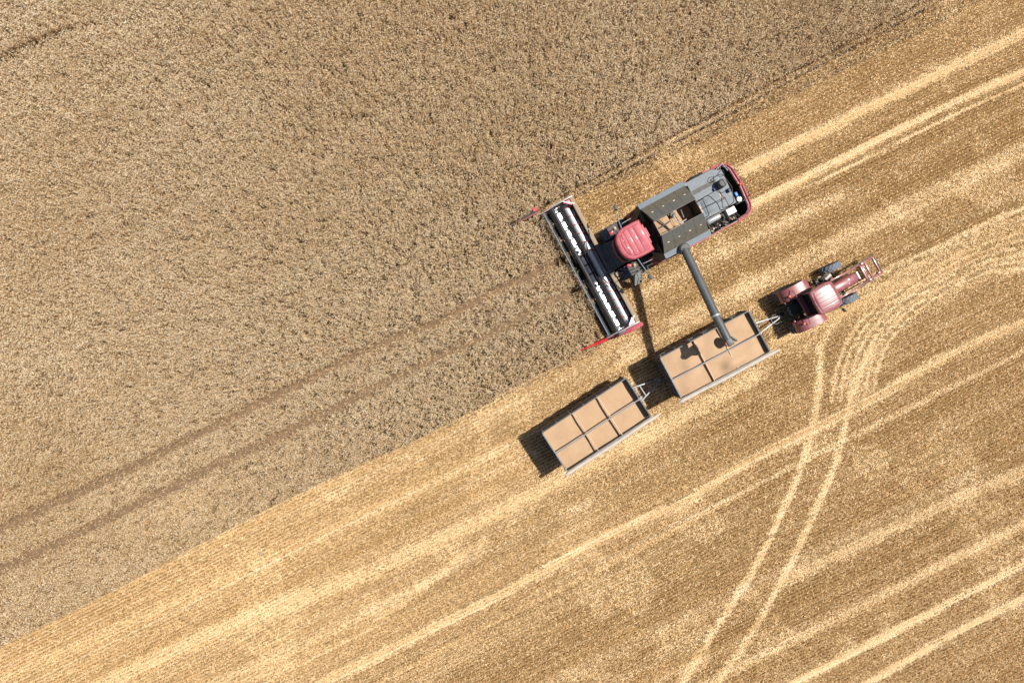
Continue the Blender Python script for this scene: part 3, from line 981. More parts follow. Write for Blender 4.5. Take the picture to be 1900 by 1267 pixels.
for i in range(nx + 1):
    row = []
    for j in range(ny + 1):
        fx, fy = 2 * i / nx - 1, 2 * j / ny - 1
        x, y = .02 + .54 * fx * (1 - .05 * fy * fy), .58 * fy * (1 - .06 * fx * fx)
        r_ = abs(((fy * 2.5 + .5) % 1) - .5) * 2
        edge_ = max(abs(fx), abs(fy))
        z = 2.742 + .075 * (1 - .5 * fx * fx - .5 * fy * fy) - .009 * max(0, (r_ - .72) / .28) ** 2 * min(1, max(0, (1 - abs(fx)) * 8)) - (.03 if edge_ > .999 else 0)
        row.append(ri.bm.verts.new((x, y, z)))
    gv.append(row)
for i in range(nx):
    for j in range(ny):
        ri.bm.faces.new((gv[i][j], gv[i + 1][j], gv[i + 1][j + 1], gv[i][j + 1]))
ri.build('roof_rib', 'maroon_roof', tcab, 60)
for x, y in ((-.1, .36), (.18, -.42)):
    P().lathe([(.02, 0), (.015, .015)], (x, y, 2.80), 'z', 8).build('roof_bolt', 'silver', tcab)
# rear fenders with lamps
for sgn in (-1, 1):
    fd = P()
    prof = [(-1.45, 1.12), (-1.42, 1.30), (-1.33, 1.50), (-1.16, 1.64), (-.95, 1.70), (-.6, 1.725), (-.25, 1.72), (-.06, 1.68), (.08, 1.55), (.14, 1.38)]
    fd.sheet(prof, sgn * .60, sgn * 1.17, .03)
    fo = fd.build('fender', 'maroon', trac, 50)
    P().sheet([(x, z - .01) for x, z in prof], sgn * .56, sgn * .597, .55).build('fender_side', 'maroon', fo, 50)
    P().lathe([(.05, 0), (.05, .22)], (-1.16, sgn * .78, 1.52), 'z', 10).build('lamp_post', 'black', fo)
    P().lathe([(.06, 0), (.06, .06), (.02, .09)], (-1.16, sgn * .78, 1.74), 'z', 12).build('lamp', 'redlamp', fo)
    P().obox((-1.36, sgn * .56, 1.28), (.10, .26, .12), Matrix.Rotation(sgn * .4, 3, 'Z'), .03).build('tail_lamp', 'maroon', fo)
# rear window bar / lifting arms / hitch
P().tube([(-.93, 1.0, 1.82), (-.95, .8, 2.0), (-.95, -.7, 2.0), (-.93, -.92, 1.82)], .022, 8).tube([(-.70, .5, 1.55), (-.72, -.55, 1.55)], .03, 8).build('rear_bar', 'maroon', trac)
hp = P()
for y in (-.34, .34):
    hp.beam((-1.1, y, .8), (-1.75, y * .95, .62), .05, .07)
    hp.beam((-.95, y, 1.1), (-1.45, y, .95), .05, .06)
hp.build('lift_arm', 'green', trac)
ht = P().obox((-1.45, 0, .58), (.62, .16, .10), None, .02).obox((-1.3, .0, .9), (.34, .3, .3), None, .04)
ht.lathe([(.04, 0), (.04, .16)], (-1.72, .0, .56), 'z', 10)
ht.build('hitch', 'black', trac)
hv = P()
for k in range(5):
    hv.lathe([(.03, 0), (.03, .1)], (-1.25 - .05 * (k % 2), -.2 + .1 * k, 1.05), 'z', 8)
hv.build('hydraulic_valve', 'silver', trac)
# side boxes behind the front wheel
sb = P().obox((1.10, .62, 1.0), (.34, .30, .5), None, .03).obox((.78, .7, .85), (.28, .34, .3), None, .04)
sb.build('battery_box', 'black', trac)
P().obox((1.22, .66, 1.30), (.40, .14, .05), Matrix.Rotation(.25, 3, 'Z'), .015).build('tool_box', 'bar', trac)
bx = P()
for k in range(7):
    bx.lathe([(.035, 0), (.03, .12)], (.62 + .1 * k, .72 + .05 * (k % 3), 1.08), 'z', 8)
bx.build('filter', 'dark', trac)
P().tube([(1.12, .52, 1.2), (1.12, .6, 1.75)], .028, 8).build('exhaust_pipe', 'black', trac)
for sgn in (-1, 1):
    P().tube([(.62, sgn * .6, 1.8), (.90, sgn * 1.02, 1.85)], .016, 6).build('mirror_arm', 'black', tcab)
    if sgn < 0:
        P().obox((.92, sgn * 1.12, 1.8), (.09, .2, .26), Matrix.Rotation(.3, 3, 'Z'), .03).build('mirror', 'black', tcab)
# front loader frame
lo = P()
for sgn in (-1, 1):
    y = sgn * .50
    lo.beam((1.12, y, .8), (1.12, y, 1.75), .10, .12, .01)
    lo.beam((1.02, y, 1.72), (2.0, y * .97, 1.66), .085, .12, .015)
    lo.beam((1.98, y * .97, 1.67), (2.9, y * .95, 1.30), .08, .12, .015)
loader = lo.build('loader_arm', 'maroon', trac)
ly = P()
for sgn in (-1, 1):
    ly.tube([(1.3, sgn * .42, 1.35), (2.55, sgn * .40, 1.20)], .035, 8)
    ly.tube([(2.3, sgn * .57, 1.62), (3.1, sgn * .52, 1.25)], .03, 8)
ly.build('loader_cylinder', 'green', loader)
lx = P()
lx.beam((2.92, -.50, 1.32), (2.92, .46, 1.32), .10, .10, .01)
lx.beam((3.04, -.46, 1.26), (3.04, .42, 1.26), .05, .08, .01)
lx.beam((3.28, -.42, 1.15), (3.28, .38, 1.15), .09, .10, .01)
lx.beam((2.9, .43, 1.30), (3.92, .48, .98), .10, .14, .01)
lx.beam((2.9, -.47, 1.30), (3.92, -.46, .98), .10, .14, .01)
lx.beam((3.86, -.46, .96), (3.86, .5, .96), .09, .12, .01)
lx.obox((3.72, -.42, 1.06), (.2, .16, .2), None, .03)
lx.obox((3.02, -.48, 1.34), (.18, .18, .16), None, .03)
lx.obox((3.02, .44, 1.34), (.18, .16, .16), None, .03)
lx.build('tool_carrier', 'maroon', loader)
P().beam((3.97, -.50, .90), (3.97, .56, .90), .035, .16).beam((3.3, .53, 1.0), (3.97, .56, .90), .03, .10).build('carrier_edge', 'green', loader)
lh = P()
for k in range(8):
    lh.tube([(1.25 + .2 * k, -.40, 1.38), (1.32 + .2 * k, -.36 - .03 * (k % 2), 1.45), (1.5 + .2 * k, -.40, 1.36)], .02, 5)
lh.build('hydraulic_hose', 'black', loader)

# ------------------------------------------------------------------ fields
EA = R(26.4)
U = np.array([math.cos(EA), math.sin(EA)])
V = np.array([-math.sin(EA), math.cos(EA)])


def poly_w(pts, z=0.0):
    return np.array([W(x, y, z) for x, y in pts])


edge_left = poly_w([(-420, 1410), (-200, 1300), (0, 1199), (204, 1099), (300, 1046), (477, 954), (500, 941), (688, 852), (884, 771), (1000, 707), (1100, 657)])
edge_right = poly_w([(1052, 372), (1116, 352), (1187, 322), (1273, 280), (1400, 212), (1532, 149), (1696, 70), (1821, 2), (2000, -90), (2300, -240)])


def interp_edge(e, x):
    return np.interp(x, e[:, 0], e[:, 1], left=-1e3, right=1e3)


def comb_local(p):
    d = p - np.array([cO.x, cO.y])
    return d @ np.array([cf.x, cf.y]), d @ np.array([cl.x, cl.y])


def in_wheat(p):
    x, y = p[:, 0], p[:, 1]
    lx, ly = comb_local(p)
    above_l = y > interp_edge(edge_left, x)
    above_r = np.where(x > edge_right[0, 0], y > interp_edge(edge_right, x), True)
    front = lx > 2.72 + .12 * np.sin(ly * 7)
    left_zone = (lx > 2.6) & front & above_l & (ly < 3.62)
    up_zone = ly < -3.72
    res = left_zone | (up_zone & ((lx > 1.3) | above_r))
    # divider bodies part the crop
    res &= ~((lx < 4.6) & (np.abs(ly + 3.95) < .13)) & ~((lx < 4.5) & (np.abs(ly - 3.6) < .10))
    return res


def seg_dist(p, pl):
    d = np.full(len(p), 1e9)
    for a, b in zip(pl[:-1], pl[1:]):
        ab = b - a
        t = np.clip(((p - a) @ ab) / (ab @ ab), 0, 1)
        q = a + t[:, None] * ab
        d = np.minimum(d, np.hypot(*(p - q).T))
    return d


def vnoise(x, y, seed=0):
    """Smooth value noise."""
    xi, yi = np.floor(x).astype(np.int64), np.floor(y).astype(np.int64)
    fx, fy = x - xi, y - yi
    fx, fy = fx * fx * (3 - 2 * fx), fy * fy * (3 - 2 * fy)

    def hsh(a, b):
        h = (a * 374761393 + b * 668265263 + seed * 974634777) & 0x7fffffff
        h = ((h ^ (h >> 13)) * 1274126177) & 0x7fffffff
        return ((h ^ (h >> 16)) & 0xffff) / 65535.0
    return (hsh(xi, yi) * (1 - fx) + hsh(xi + 1, yi) * fx) * (1 - fy) + (hsh(xi, yi + 1) * (1 - fx) + hsh(xi + 1, yi + 1) * fx) * fy


def fbm(x, y, seed=0, o=3):
    s, a, t = 0, 1, 0
    for k in range(o):
        s = s + a * vnoise(x * 2 ** k, y * 2 ** k, seed + 17 * k)
        t += a
        a *= .55
    return s / t


tram = [poly_w(p) for p in (
    [(-250, 1105), (0, 984), (66, 951), (148, 914), (230, 877), (420, 783), (600, 692), (663, 657), (758, 619), (837, 588), (916, 543), (1010, 502), (1040, 487)],
    [(-250, 1175), (0, 1058), (82, 1019), (197, 966), (329, 900), (421, 854), (600, 770), (710, 713), (821, 659), (916, 618), (995, 574), (1065, 540)])]
thin_gap = poly_w([(-200, 205), (0, 118), (42, 96), (88, 76), (140, 56)], .3)

XM, YM = 29.5, 20.5   # how far the crop is modelled

def big_mesh(name, verts, tris, quads, tone, mat):
    me = bpy.data.meshes.new(name)
    nv = len(verts)
    me.vertices.add(nv)
    me.vertices.foreach_set('co', verts.astype(np.float32).ravel())
    nt, nq = len(tris), len(quads)
    loops = np.concatenate([tris.ravel(), quads.ravel()]).astype(np.int32)
    me.loops.add(len(loops))
    me.loops.foreach_set('vertex_index', loops)
    me.polygons.add(nt + nq)
    starts = np.concatenate([np.arange(nt) * 3, nt * 3 + np.arange(nq) * 4]).astype(np.int32)
    me.polygons.foreach_set('loop_start', starts)
    at = me.attributes.new('tone', 'FLOAT', 'POINT')
    at.data.foreach_set('value', tone.astype(np.float32))
    me.update(calc_edges=True)
    me.materials.append(mat)
    o = bpy.data.objects.new(name, me)
    col.objects.link(o)
    return o


def ribbons(base, top, side, w0, w1):
    """One quad per stalk. base/top (N,3), side (N,3) unit, widths (N,)."""
    v = np.stack([base - side * w0[:, None], base + side * w0[:, None], top + side * w1[:, None], top - side * w1[:, None]], 1)
    return v


def pack(vlist):
    """vlist: list of ((N,k,3) verts, local faces list, tone (N,))"""
    V_, T_, Q_, A_ = [], [], [], []
    off = 0
    for v, faces, tone in vlist:
        n, k = v.shape[:2]
        V_.append(v.reshape(-1, 3))
        A_.append(np.repeat(tone, k) if tone.ndim == 1 else tone.ravel())
        b = off + np.arange(n)[:, None] * k
        for f in faces:
            (T_ if len(f) == 3 else Q_).append(b + np.array(f)[None, :])
        off += n * k
    return (np.concatenate(V_), np.concatenate(T_) if T_ else np.zeros((0, 3), int), np.concatenate(Q_) if Q_ else np.zeros((0, 4), int), np.concatenate(A_))


# --- standing wheat
def make_wheat():
    dens = 580
    n = int((2 * XM) * (2 * YM) * dens)
    p = np.stack([rng.uniform(-XM, XM, n), rng.uniform(-YM, YM, n)], 1)
    # drill rows, faint
    v = p @ V
    u = p @ U
    v2 = np.round(v / .125) * .125 + rng.normal(0, .05, n)
    p = u[:, None] * U + v2[:, None] * V
    p = p[in_wheat(p)]
    for i, tr_ in enumerate(tram):
        d = seg_dist(p, tr_)
        p = p[(d > .215 + .003 * np.maximum(0, -p[:, 0] - 4) + .10 * (fbm(p[:, 0] / .5, p[:, 1] / .5, 77, 2) - .4) + .05 * rng.normal(size=len(p))) | (rng.random(len(p)) < .035)]
    d = seg_dist(p, thin_gap)
    p = p[d > (.13 + .03 * rng.normal(size=len(p))) * (p[:, 0] < -22.5)]
    x, y = p.T
    uu, vv = p @ U, p @ V
    cl_ = fbm(x / .12, y / .12, 5, 2)           # clumps
    cl2 = fbm(uu / 1.2, vv / .5, 9, 3)
    keep = rng.random(len(p)) < np.clip(.30 + 1.75 * (cl_ - .27), .16, 1)
    p, cl_, cl2 = p[keep], cl_[keep], cl2[keep]
    n = len(p)
    x, y = p.T
    hgt = .60 + .16 * cl_ + .14 * (cl2 - .5) + rng.normal(0, .05, n)
    ed = seg_dist(p, edge_right) + .25 * (fbm(x / .3, y / .3, 95, 2) - .5)
    hgt *= np.clip(.42 + .62 * ed / .55, .35, 1) * np.where(ed < .3, rng.uniform(.6, 1.1, n), 1)
    lean_a = rng.uniform(0, 2 * np.pi, n)
    lean = np.abs(rng.normal(0, .07, n))
    z0 = np.zeros(n)
    base = np.stack([x, y, z0], 1)
    neck = np.stack([x + lean * np.cos(lean_a), y + lean * np.sin(lean_a), hgt], 1)
    # ears nod: some upright, many bent over towards the north-west wind side
    ea = np.where(rng.random(n) < .55, rng.normal(R(150), .9, n), rng.uniform(0, 2 * np.pi, n))
    tilt = np.clip(rng.normal(.90, .42, n), .12, 2.2)
    L = rng.uniform(.075, .115, n)
    d = np.stack([np.cos(ea) * np.sin(tilt), np.sin(ea) * np.sin(tilt), np.cos(tilt)], 1)
    tip_ = neck + d * L[:, None]
    mid = neck + d * (L * .45)[:, None]
    s1 = np.cross(d, np.array([.13, .21, .97]))
    s1 /= np.linalg.norm(s1, axis=1)[:, None]
    s2 = np.cross(d, s1)
    w = rng.uniform(.012, .018, n)[:, None]
    ear = np.stack([neck, tip_, mid + s1 * w, mid - .5 * s1 * w + .87 * s2 * w, mid - .5 * s1 * w - .87 * s2 * w], 1)
    uu_, vv2_ = p @ U, p @ V
    ear_tone = np.clip(rng.normal(.76, .26, n) + .35 * (fbm(x / 8, y / 8, 3) - .5) + .22 * (fbm(uu_ / 5, vv2_ / .8, 13, 2) - .5), 0, 1)
    sa = rng.uniform(0, np.pi, n)
    side = np.stack([np.cos(sa), np.sin(sa), z0], 1)
    stem = ribbons(base, neck, side, np.full(n, .004), np.full(n, .0035))
    st_tone = np.clip(rng.normal(.42, .14, n), 0, 1)
    # leaves: curling flags
    m = int(n * .5)
    idx = rng.integers(0, n, m)
    la = rng.uniform(0, 2 * np.pi, m)
    f = rng.uniform(.45, .92, m)
    lb = base[idx] * (1 - f[:, None]) + neck[idx] * f[:, None]
    Ll = rng.uniform(.10, .24, m)
    dz = rng.uniform(-.6, .5, m)
    ld = np.stack([np.cos(la), np.sin(la), dz], 1)
    lt = lb + ld * Ll[:, None]
    ls = np.stack([-np.sin(la), np.cos(la), np.zeros(m)], 1)
    leaf = ribbons(lb, lt, ls, np.full(m, .008), np.full(m, .003))
    lf_tone = np.clip(rng.normal(.50, .2, m), 0, 1)
    vv_, t_, q_, a_ = pack([(ear, [(0, 2, 3), (0, 3, 4), (0, 4, 2), (1, 3, 2), (1, 4, 3), (1, 2, 4)], ear_tone),
                            (stem, [(0, 1, 2, 3)], st_tone), (leaf, [(0, 1, 2, 3)], lf_tone)])
    mat = straw('ripe_wheat', [(0.0, (.22, .12, .045)), (.3, (.45, .28, .12)), (.55, (.69, .485, .265)), (.8, (.83, .65, .425)), (1.0, (.95, .83, .62))], .05)
    o = big_mesh('wheat_crop', vv_, t_, q_, a_, mat)
    tag(o, 'standing ripe brown wheat not yet cut', 'wheat', kind='stuff')


# --- stubble: rows of cut stalks, wheel tracks and loose straw
GAP = []   # thin lines bared to dark soil, standing in for shadows beside wheel tracks
TRK = []   # (polyline, half width, strength, chaff)
def smooth(pl):
    for _ in range(2):
        pl = np.concatenate([pl[:1]] + [np.stack([.75 * a + .25 * b, .25 * a + .75 * b]) for a, b in zip(pl[:-1], pl[1:])] + [pl[-1:]])
    return pl


def trk(pts, hw, st, chaff=0.0):
    TRK.append((smooth(poly_w(pts)), hw, st, chaff))


trk([(1375, 318), (1400, 307), (1584, 214), (1720, 148), (1900, 62), (2100, -36)], .27, 1.0, 1.0)
trk([(1375, 392), (1400, 379), (1520, 318), (1663, 243), (1780, 186), (1900, 134), (2100, 40)], .22, 1.0, 1.0)
trk([(1466, 359), (1611, 296), (1729, 234), (1900, 155)], .08, .9, .5)
trk([(1482, 1262), (1400, 1300)], .22, 1, 1)
trk([(1440, 1283), (1482, 1261), (1696, 1150), (1894, 1047), (2100, 940)], .22, 1.0, 1.0)
trk([(1540, 1300), (1611, 1265), (1749, 1184), (1894, 1111), (2100, 1006)], .20, 1.0, 1.0)
trk([(1300, 1270), (1400, 1222), (1597, 1123), (1811, 1015), (1894, 975), (2100, 870)], .28, .5, .2)
trk([(1450, 1078), (1584, 1015), (1729, 945), (1894, 876), (2100, 780)], .32, .5, .16)
trk([(560, 1290), (599, 1265), (697, 1219), (796, 1169), (1000, 1064), (1066, 1021), (1181, 965), (1263, 936), (1362, 870), (1506, 798), (1613, 744), (1720, 677), (1826, 627), (1900, 597), (2100, 500)], .28, .75, .28)
GAP.append(poly_w([(697, 1206), (796, 1157), (1000, 1052), (1066, 1009), (1181, 953), (1263, 924), (1362, 858), (1506, 786), (1613, 732), (1720, 665), (1826, 615), (1900, 585)]))
GAP.append(poly_w([(1560, 1305), (1620, 1275), (1760, 1192), (1900, 1120), (2100, 1018)]))
GAP.append(poly_w([(1400, 393), (1520, 332), (1663, 256), (1780, 199), (1900, 147)]))
GAP.append(poly_w([(1240, 1085), (1420, 1000), (1600, 905), (1900, 770)]))
GAP.append(poly_w([(1500, 1040), (1700, 940), (1900, 850)]))
trk([(640, 1300), (1000, 1110), (1200, 1010), (1400, 900), (1600, 800), (1800, 700), (2000, 600)], .16, .35, .15)
# tractor turning in from below
trk([(1521, 641), (1522, 702), (1510, 780), (1490, 860), (1454, 942), (1408, 1038), (1362, 1113), (1296, 1215), (1250, 1290)], .19, .85, .33)
trk([(1613, 649), (1590, 700), (1572, 760), (1555, 853), (1522, 922), (1476, 1028), (1433, 1107), (1400, 1166), (1332, 1262), (1300, 1310)], .19, .9, .36)
trk([(1521, 641), (1545, 600), (1590, 560), (1650, 520), (1755, 462), (1844, 420), (1910, 400)], .18, .6, .2)
trk([(1613, 649), (1640, 590), (1702, 521), (1773, 476), (1840, 460), (1900, 466), (2000, 480)], .15, .6, .2)
trk([(1540, 560), (1631, 506), (1755, 453), (1844, 407), (1920, 380)], .16, .7, .45)
trk([(1430, 640), (1540, 590), (1640, 545), (1700, 505)], .25, .5, .3)
for k_ in range(6):
    o_ = 15 * k_ - 12
    pl_ = [(1555 + o_, 745), (1564 + o_, 672), (1594 + o_, 612 + .1 * o_), (1645 + o_, 562 + .12 * o_), (1715 + .9 * o_, 515 + .2 * o_), (1800 + .6 * o_, 470 + .5 * o_), (1900, 440 + .95 * o_), (1990, 432 + 1.1 * o_)]
    trk(pl_, .09, .75, .28)
    if k_ % 2 == 0:
        GAP.append(poly_w([(x + 7, y + 4) for x, y in pl_[1:-1]]))
trk([(1480, 600), (1580, 560), (1680, 520), (1800, 450), (1930, 420)], .75, .35, .10)
trk([(1590, 720), (1610, 640), (1670, 580), (1760, 520), (1880, 480), (2000, 480)], .8, .35, .10)
# earlier combine wheelings, faint
trk([(0, 1260), (300, 1130), (600, 990), (900, 850), (1060, 760), (1200, 690)], .30, .3, .1)
trk([(150, 1290), (420, 1160), (640, 1080), (730, 1041), (895, 965), (1000, 910), (1180, 820), (1400, 700)], .45, .5, .22)
trk([(350, 1290), (560, 1200), (760, 1100), (900, 1010)], .25, .3, .1)
trk([(250, 1330), (640, 1200), (780, 1090), (900, 1000)], .22, .35, .15)
trk([(1240, 600), (1330, 555), (1480, 480), (1640, 400), (1800, 320), (1950, 245)], .28, .35, .15)
trk([(1200, 540), (1330, 470), (1480, 400), (1560, 360)], .3, .4, .2)
trk([(1130, 690), (1200, 640), (1260, 610), (1400, 535), (1560, 455), (1750, 360), (1950, 260)], .22, .35, .15)


TREAD = [poly_w([(1225, 530), (1300, 486), (1390, 436)]), poly_w([(1690, 442), (1800, 402), (1920, 372)]), poly_w([(1610, 520), (1720, 470), (1800, 440)])]


def tread_cut(p, pl):
    """Chevron imprint of a lugged tyre along pl."""
    cut = np.zeros(len(p), bool)
    acc = 0
    for a, b in zip(pl[:-1], pl[1:]):
        ln = np.linalg.norm(b - a)
        e = (b - a) / ln
        r = p - a
        u = r @ e
        v = r @ np.array([-e[1], e[0]])
        cut |= (u > 0) & (u < ln) & (np.abs(v) < .27) & (((u + acc + .8 * np.abs(v)) % .20) < .085)
        acc += ln
    return cut


ROW = .172


def make_stubble():
    # row grid in field coordinates
    ext = 37
    ts = np.arange(-ext, ext, ROW)
    ss = np.arange(-ext, ext, .075)
    ti, si = np.meshgrid(ts, ss)
    t = ti.ravel()
    s = si.ravel() + rng.uniform(-.03, .03, t.size)
    t = t + rng.normal(0, .008, t.size) + .03 * np.sin(s * .35)
    p = s[:, None] * U + t[:, None] * V
    ok = (np.abs(p[:, 0]) < XM) & (np.abs(p[:, 1]) < YM)
    p, t, s = p[ok], t[ok], s[ok]
    x, y = p.T
    lx, ly = comb_local(p)
    # keep clear of the standing crop
    wheat = in_wheat(p)
    under = (lx > 1.3) & (lx < 2.9) & (np.abs(ly) < 3.7)
    ok = ~wheat & ~((lx > 2.72) & (ly < 3.6) & (y > interp_edge(edge_left, x))) & ~under
    for tr_ in tram:
        ok &= ~((seg_dist(p, tr_) < .3) & (lx > 2.6))
    p, t, s = p[ok], t[ok], s[ok]
    for g_ in TREAD:
        kk = ~tread_cut(p, g_)
        p, t, s = p[kk], t[kk], s[kk]
    for g_ in GAP:
        gd = seg_dist(p, g_)
        kk = gd > .01 + .09 * fbm(s / .7, t / .7, 88, 2)
        p, t, s = p[kk], t[kk], s[kk]
    press = np.zeros(len(p))
    chaff = np.zeros(len(p))
    for pl, hw, st, ch_ in TRK:
        d = seg_dist(p, pl)
        wv = hw * (1 + .7 * (fbm(s / .6, t / .6, 21) - .5))
        k = np.clip((wv * 1.25 - d) / (wv * .55), 0, 1) * (.55 + .9 * fbm(s / .9, t / .5, 23, 2)).clip(0, 1)
        press = np.maximum(press, st * k)
        chaff = np.maximum(chaff, ch_ * k)
    x, y = p.T
    band = .6 * fbm(s / 26, t / .75, 31, 3) + .4 * fbm(s / 9, t / .3, 32, 2)                      # pass-to-pass streaks along the rows
    patch = fbm(x / 3.2, y / 3.2, 41, 3)
    # how open the stand is: more open (darker) towards the older cut in the south-east
    opn = np.clip(.20 + 1.1 * (band - .5), 0, 1)
    tuft = fbm(s / .11, t / .16, 61, 1)
    lying = np.clip(press + .25 * (patch > .66), 0, 1)
    nb = 8
    streak = fbm(s / 45, t / .22, 71, 2) - .5
    vl = []
    for b in range(nb):
        n = len(p)
        keep = rng.random(n) > (.06 + .55 * opn + .45 * (tuft < .30))
        q = p[keep]
        pr = lying[keep]
        n = len(q)
        a = rng.uniform(0, 2 * np.pi, n)
        flat = rng.random(n) < (.10 + .9 * pr)
        hh = np.where(flat, rng.uniform(.012, .05, n), rng.uniform(.10, .19, n) * (1 - .5 * pr))
        sp = np.where(flat, rng.uniform(.06, .16, n), np.abs(rng.normal(.034, .022, n)))
        fa = np.where(flat, EA + rng.normal(0, .8, n) + np.pi * (rng.random(n) < .5), a)
        base = np.stack([q[:, 0] + rng.normal(0, .012, n), q[:, 1] + rng.normal(0, .012, n), np.where(flat, rng.uniform(.004, .03, n), 0)], 1)
        top = base + np.stack([sp * np.cos(fa), sp * np.sin(fa), hh], 1)
        sa = np.where(flat, fa + np.pi / 2, rng.uniform(0, 2 * np.pi, n))
        side = np.stack([np.cos(sa), np.sin(sa), np.zeros(n)], 1)
        w = np.where(flat, rng.uniform(.007, .013, n), rng.uniform(.007, .011, n))
        tone = np.clip(rng.normal(.60, .085, n) + .40 * streak[keep] + .08 * pr - .1 * (opn[keep] - .3), 0, 1)
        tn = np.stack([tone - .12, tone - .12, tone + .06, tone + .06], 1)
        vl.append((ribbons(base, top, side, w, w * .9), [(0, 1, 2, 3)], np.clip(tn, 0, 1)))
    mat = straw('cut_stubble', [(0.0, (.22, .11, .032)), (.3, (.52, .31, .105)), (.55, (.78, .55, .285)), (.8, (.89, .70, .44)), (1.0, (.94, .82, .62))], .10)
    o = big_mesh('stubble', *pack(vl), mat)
    tag(o, 'short golden stubble left in drill rows', 'stubble', kind='stuff')
    # loose straw and chaff, thick in the wheel tracks
    vl = []
    base_n = int(2 * XM * 2 * YM * 640)
    q = np.stack([rng.uniform(-XM, XM, base_n), rng.uniform(-YM, YM, base_n)], 1)
    lx, ly = comb_local(q)
    okq = ~in_wheat(q) & ~((lx > 2.5) & (ly < 3.6) & (q[:, 1] > interp_edge(edge_left, q[:, 0])))
    q = q[okq]
    qs, qt = q @ U, q @ V
    pt = .72 * (.6 * fbm(qs / 26, qt / .75, 131, 3) + .4 * fbm(qs / 8, qt / .35, 51, 2)) + .20 * fbm(q[:, 0] / 1.1, q[:, 1] / 1.1, 52, 3) + .04
    q = q[rng.random(len(q)) < np.clip(.30 + 2.6 * (pt - .48) + .55 * np.clip((qt + 15) / 5, 0, 1) * np.clip((9 - qs) / 8, 0, 1), .04, 1)]
    inrow = rng.random(len(q)) < .8
    qs, qt = q @ U, q @ V
    off0 = .03 * np.sin(qs * .35)
    qt = np.where(inrow, (np.round((qt - off0 + ext) / ROW) * ROW - ext) + off0 + rng.normal(0, .024, len(q)), qt)
    q = qs[:, None] * U + qt[:, None] * V
    q = q[~in_wheat(q)]
    parts, extra = [q], []
    for pl, hw, st, ch_ in TRK:
        if ch_ <= .05:
            continue
        for a, b in zip(pl[:-1], pl[1:]):
            ln = np.linalg.norm(b - a)
            m = int(ln * hw * 2 * 1250 * ch_)
            f = rng.random(m)
            nrm = np.array([-(b - a)[1], (b - a)[0]]) / ln
            off = np.clip(rng.normal(0, .48, m), -1.3, 1.3) * hw
            pp_ = a + f[:, None] * (b - a) + off[:, None] * nrm
            parts.append(pp_[rng.random(m) < np.clip(3.2 * (fbm(pp_[:, 0] / .7, pp_[:, 1] / .7, 24, 2) - .2), .1, 1)])
    for tr_ in tram:
        for a, b in zip(tr_[:-1], tr_[1:]):
            ln = np.linalg.norm(b - a)
            m = int(ln * 45)
            f = rng.random(m)
            nrm = np.array([-(b - a)[1], (b - a)[0]]) / ln
            extra.append(a + f[:, None] * (b - a) + rng.normal(0, .22, m)[:, None] * nrm)
    q = np.concatenate(parts)
    q = q[~in_wheat(q)]
    for g_ in GAP:
        q = q[(seg_dist(q, g_) > .01 + .08 * fbm(q[:, 0] / .7, q[:, 1] / .7, 88, 2)) | (rng.random(len(q)) < .2)]
    for g_ in TREAD:
        q = q[~tread_cut(q, g_)]
    q = np.concatenate([q] + extra)
    n = len(q)
    a = EA + rng.normal(0, .65, n)
    Ls = rng.uniform(.04, .13, n)
    z = rng.uniform(.012, .075, n)
    base = np.stack([q[:, 0], q[:, 1], z], 1)
    d = np.stack([np.cos(a) * Ls, np.sin(a) * Ls, rng.uniform(-.03, .03, n)], 1)
    d[:, 2] = np.maximum(d[:, 2], .008 - z)
    side = np.stack([-np.sin(a), np.cos(a), rng.normal(0, .3, n)], 1)
    w = rng.uniform(.003, .006, n)
    tone = np.clip(rng.normal(.62, .075, n) + .40 * (fbm((q @ U) / 45, (q @ V) / .22, 71, 2) - .5), 0, 1)
    o = big_mesh('loose_straw', *pack([(ribbons(base, base + d, side, w, w), [(0, 1, 2, 3)], tone)]), mat)
    tag(o, 'loose pale straw and chaff scattered over the stubble and wheel tracks', 'straw', kind='stuff')


make_wheat()
make_stubble()


def sheet_obj(name, verts, faces, mat, kind='structure'):
    me = bpy.data.meshes.new(name)
    me.from_pydata(verts, [], faces)
    me.materials.append(M[mat])
    o = bpy.data.objects.new(name, me)
    col.objects.link(o)
    o['kind'] = kind
    return o


sheet_obj('ground', [(-400, -400, 0), (400, -400, 0), (400, 400, 0), (-400, 400, 0)], [(0, 1, 2, 3)], 'soil')
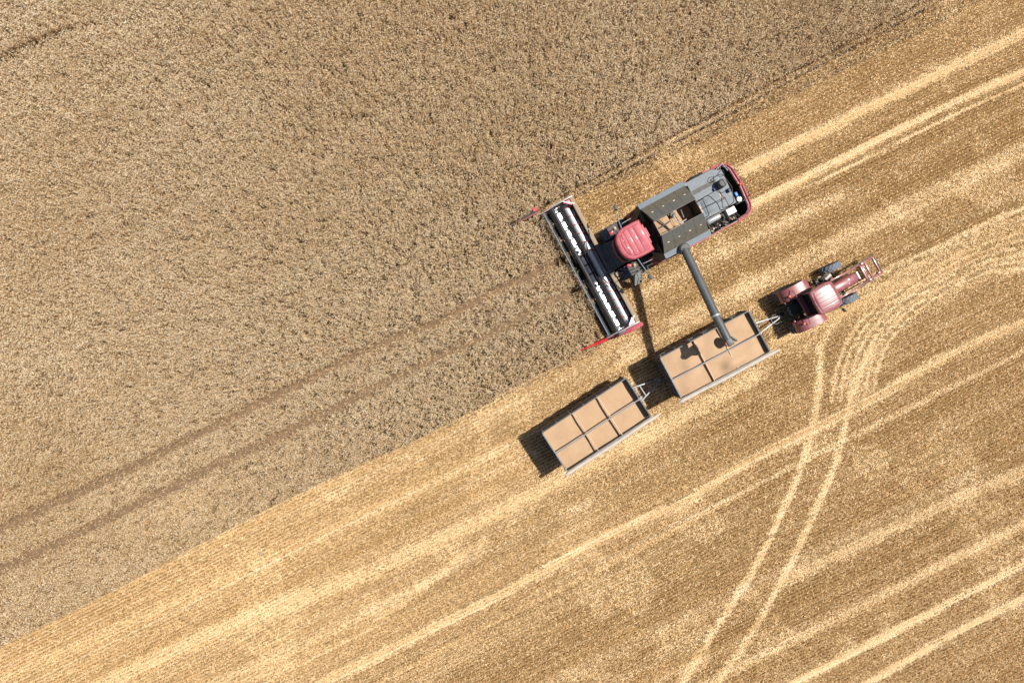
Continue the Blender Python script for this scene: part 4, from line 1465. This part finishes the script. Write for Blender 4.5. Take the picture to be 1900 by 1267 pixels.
# straw-covered ground of the cut part
e1 = [(x, y, .004) for x, y in edge_left]
c2 = cO + cf * 2.7 + cl * 3.65
c3 = cO + cf * 2.7 - cl * 3.75
e2 = [(x, y, .004) for x, y in edge_right]
outl = e1 + [(c2.x, c2.y, .004), (c3.x, c3.y, .004)] + e2 + [(80, 45, .004), (80, -60, .004), (-40, -60, .004)]
sheet_obj('stubble_ground', outl, [tuple(range(len(outl)))], 'strawfloor')
for tr_ in tram:
    vs, fs = [], []
    dens_ = []
    for a, b in zip(tr_[:-1], tr_[1:]):
        k = max(2, int(np.linalg.norm(b - a) / .09))
        dens_ += [a + (b - a) * i / k for i in range(k)]
    dens_ = np.array(dens_ + [tr_[-1]])
    NW = 8
    nn = len(dens_)
    tg = np.gradient(dens_, axis=0)
    for _ in range(12):
        tg = (tg + np.roll(tg, 1, 0) + np.roll(tg, -1, 0)) / 3
    tg[:12] = tg[12]
    tg[-12:] = tg[-13]
    tg /= np.linalg.norm(tg, axis=1)[:, None]
    for i in range(nn):
        nrm = np.array([-tg[i, 1], tg[i, 0]])
        for j in range(NW + 1):
            o_ = (j / NW - .5) * .8
            q = dens_[i] + nrm * o_
            e_ = abs(o_) / .4
            hz = .012 + .05 * float(vnoise(np.array(q[0] / .16), np.array(q[1] / .16), 5)) * (1 - e_ ** 4) + .05 * max(0, e_ - .45) * (1 if e_ < .9 else 0)
            vs.append((q[0], q[1], hz if 0 < j < NW else .004))
    for i in range(nn - 1):
        for j in range(NW):
            k = i * (NW + 1) + j
            fs.append((k, k + NW + 1, k + NW + 2, k + 1))
    sheet_obj('dirt_track', vs, fs, 'track')

# a few small finds on the stubble
sx, sy = W(352, 1126)
st = P()
st.tube([(-.28, 0, .05), (-.05, .03, .07), (.25, -.02, .06)], [.025, .03, .018], 7)
o = st.build('stick', 'stone', None, loc=(sx, sy, 0))
o.rotation_euler[2] = R(33)
tag(o, 'small grey stick lying on bright stubble near the lower left', 'stick')
sx, sy = W(485, 1026)
b = bmesh.new()
bmesh.ops.create_icosphere(b, subdivisions=2, radius=.11)
for v_ in b.verts:
    v_.co *= 1 + .25 * math.sin(7 * v_.co.x * 5 + 3 * v_.co.y * 9)
    v_.co.z *= .45
s_ = P()
s_._add(b)
o = s_.build('stone', 'stone', None, loc=(sx, sy, .05))
tag(o, 'pale flat stone lying on the stubble just below the standing wheat', 'stone')

# ------------------------------------------------------------------ light, sky, camera
w = bpy.data.worlds.new('World')
scene.world = w
w.use_nodes = True
nt = w.node_tree
sky = nt.nodes.new('ShaderNodeTexSky')
sky.sky_type = 'NISHITA'
sky.sun_disc = False
sky.sun_elevation = SUN_EL
sky.sun_rotation = math.pi / 2 - SUN_AZ
sky.dust_density = 1.5
bg = nt.nodes['Background']
nt.links.new(sky.outputs[0], bg.inputs[0])
bg.inputs[1].default_value = .065
sl_ = bpy.data.lights.new('sun', 'SUN')
sl_.energy = 5.0
sl_.angle = R(.53)
sl_.color = (1.0, .95, .86)
so = bpy.data.objects.new('sun', sl_)
col.objects.link(so)
sd = Vector((math.cos(SUN_EL) * math.cos(SUN_AZ), math.cos(SUN_EL) * math.sin(SUN_AZ), math.sin(SUN_EL)))
so.rotation_euler = sd.to_track_quat('Z', 'Y').to_euler()
so.location = sd * 60

cd = bpy.data.cameras.new('camera')
cd.sensor_width = 36
cd.lens = 36 * S * H / 1900
cd.clip_end = 1500
co = bpy.data.objects.new('camera', cd)
col.objects.link(co)
co.location = (0, 0, H)
co.rotation_euler = (0, 0, 0)
scene.camera = co
scene.view_settings.view_transform = 'Standard'
scene.view_settings.look = 'None'
scene.view_settings.exposure = .43
scene.view_settings.gamma = 1
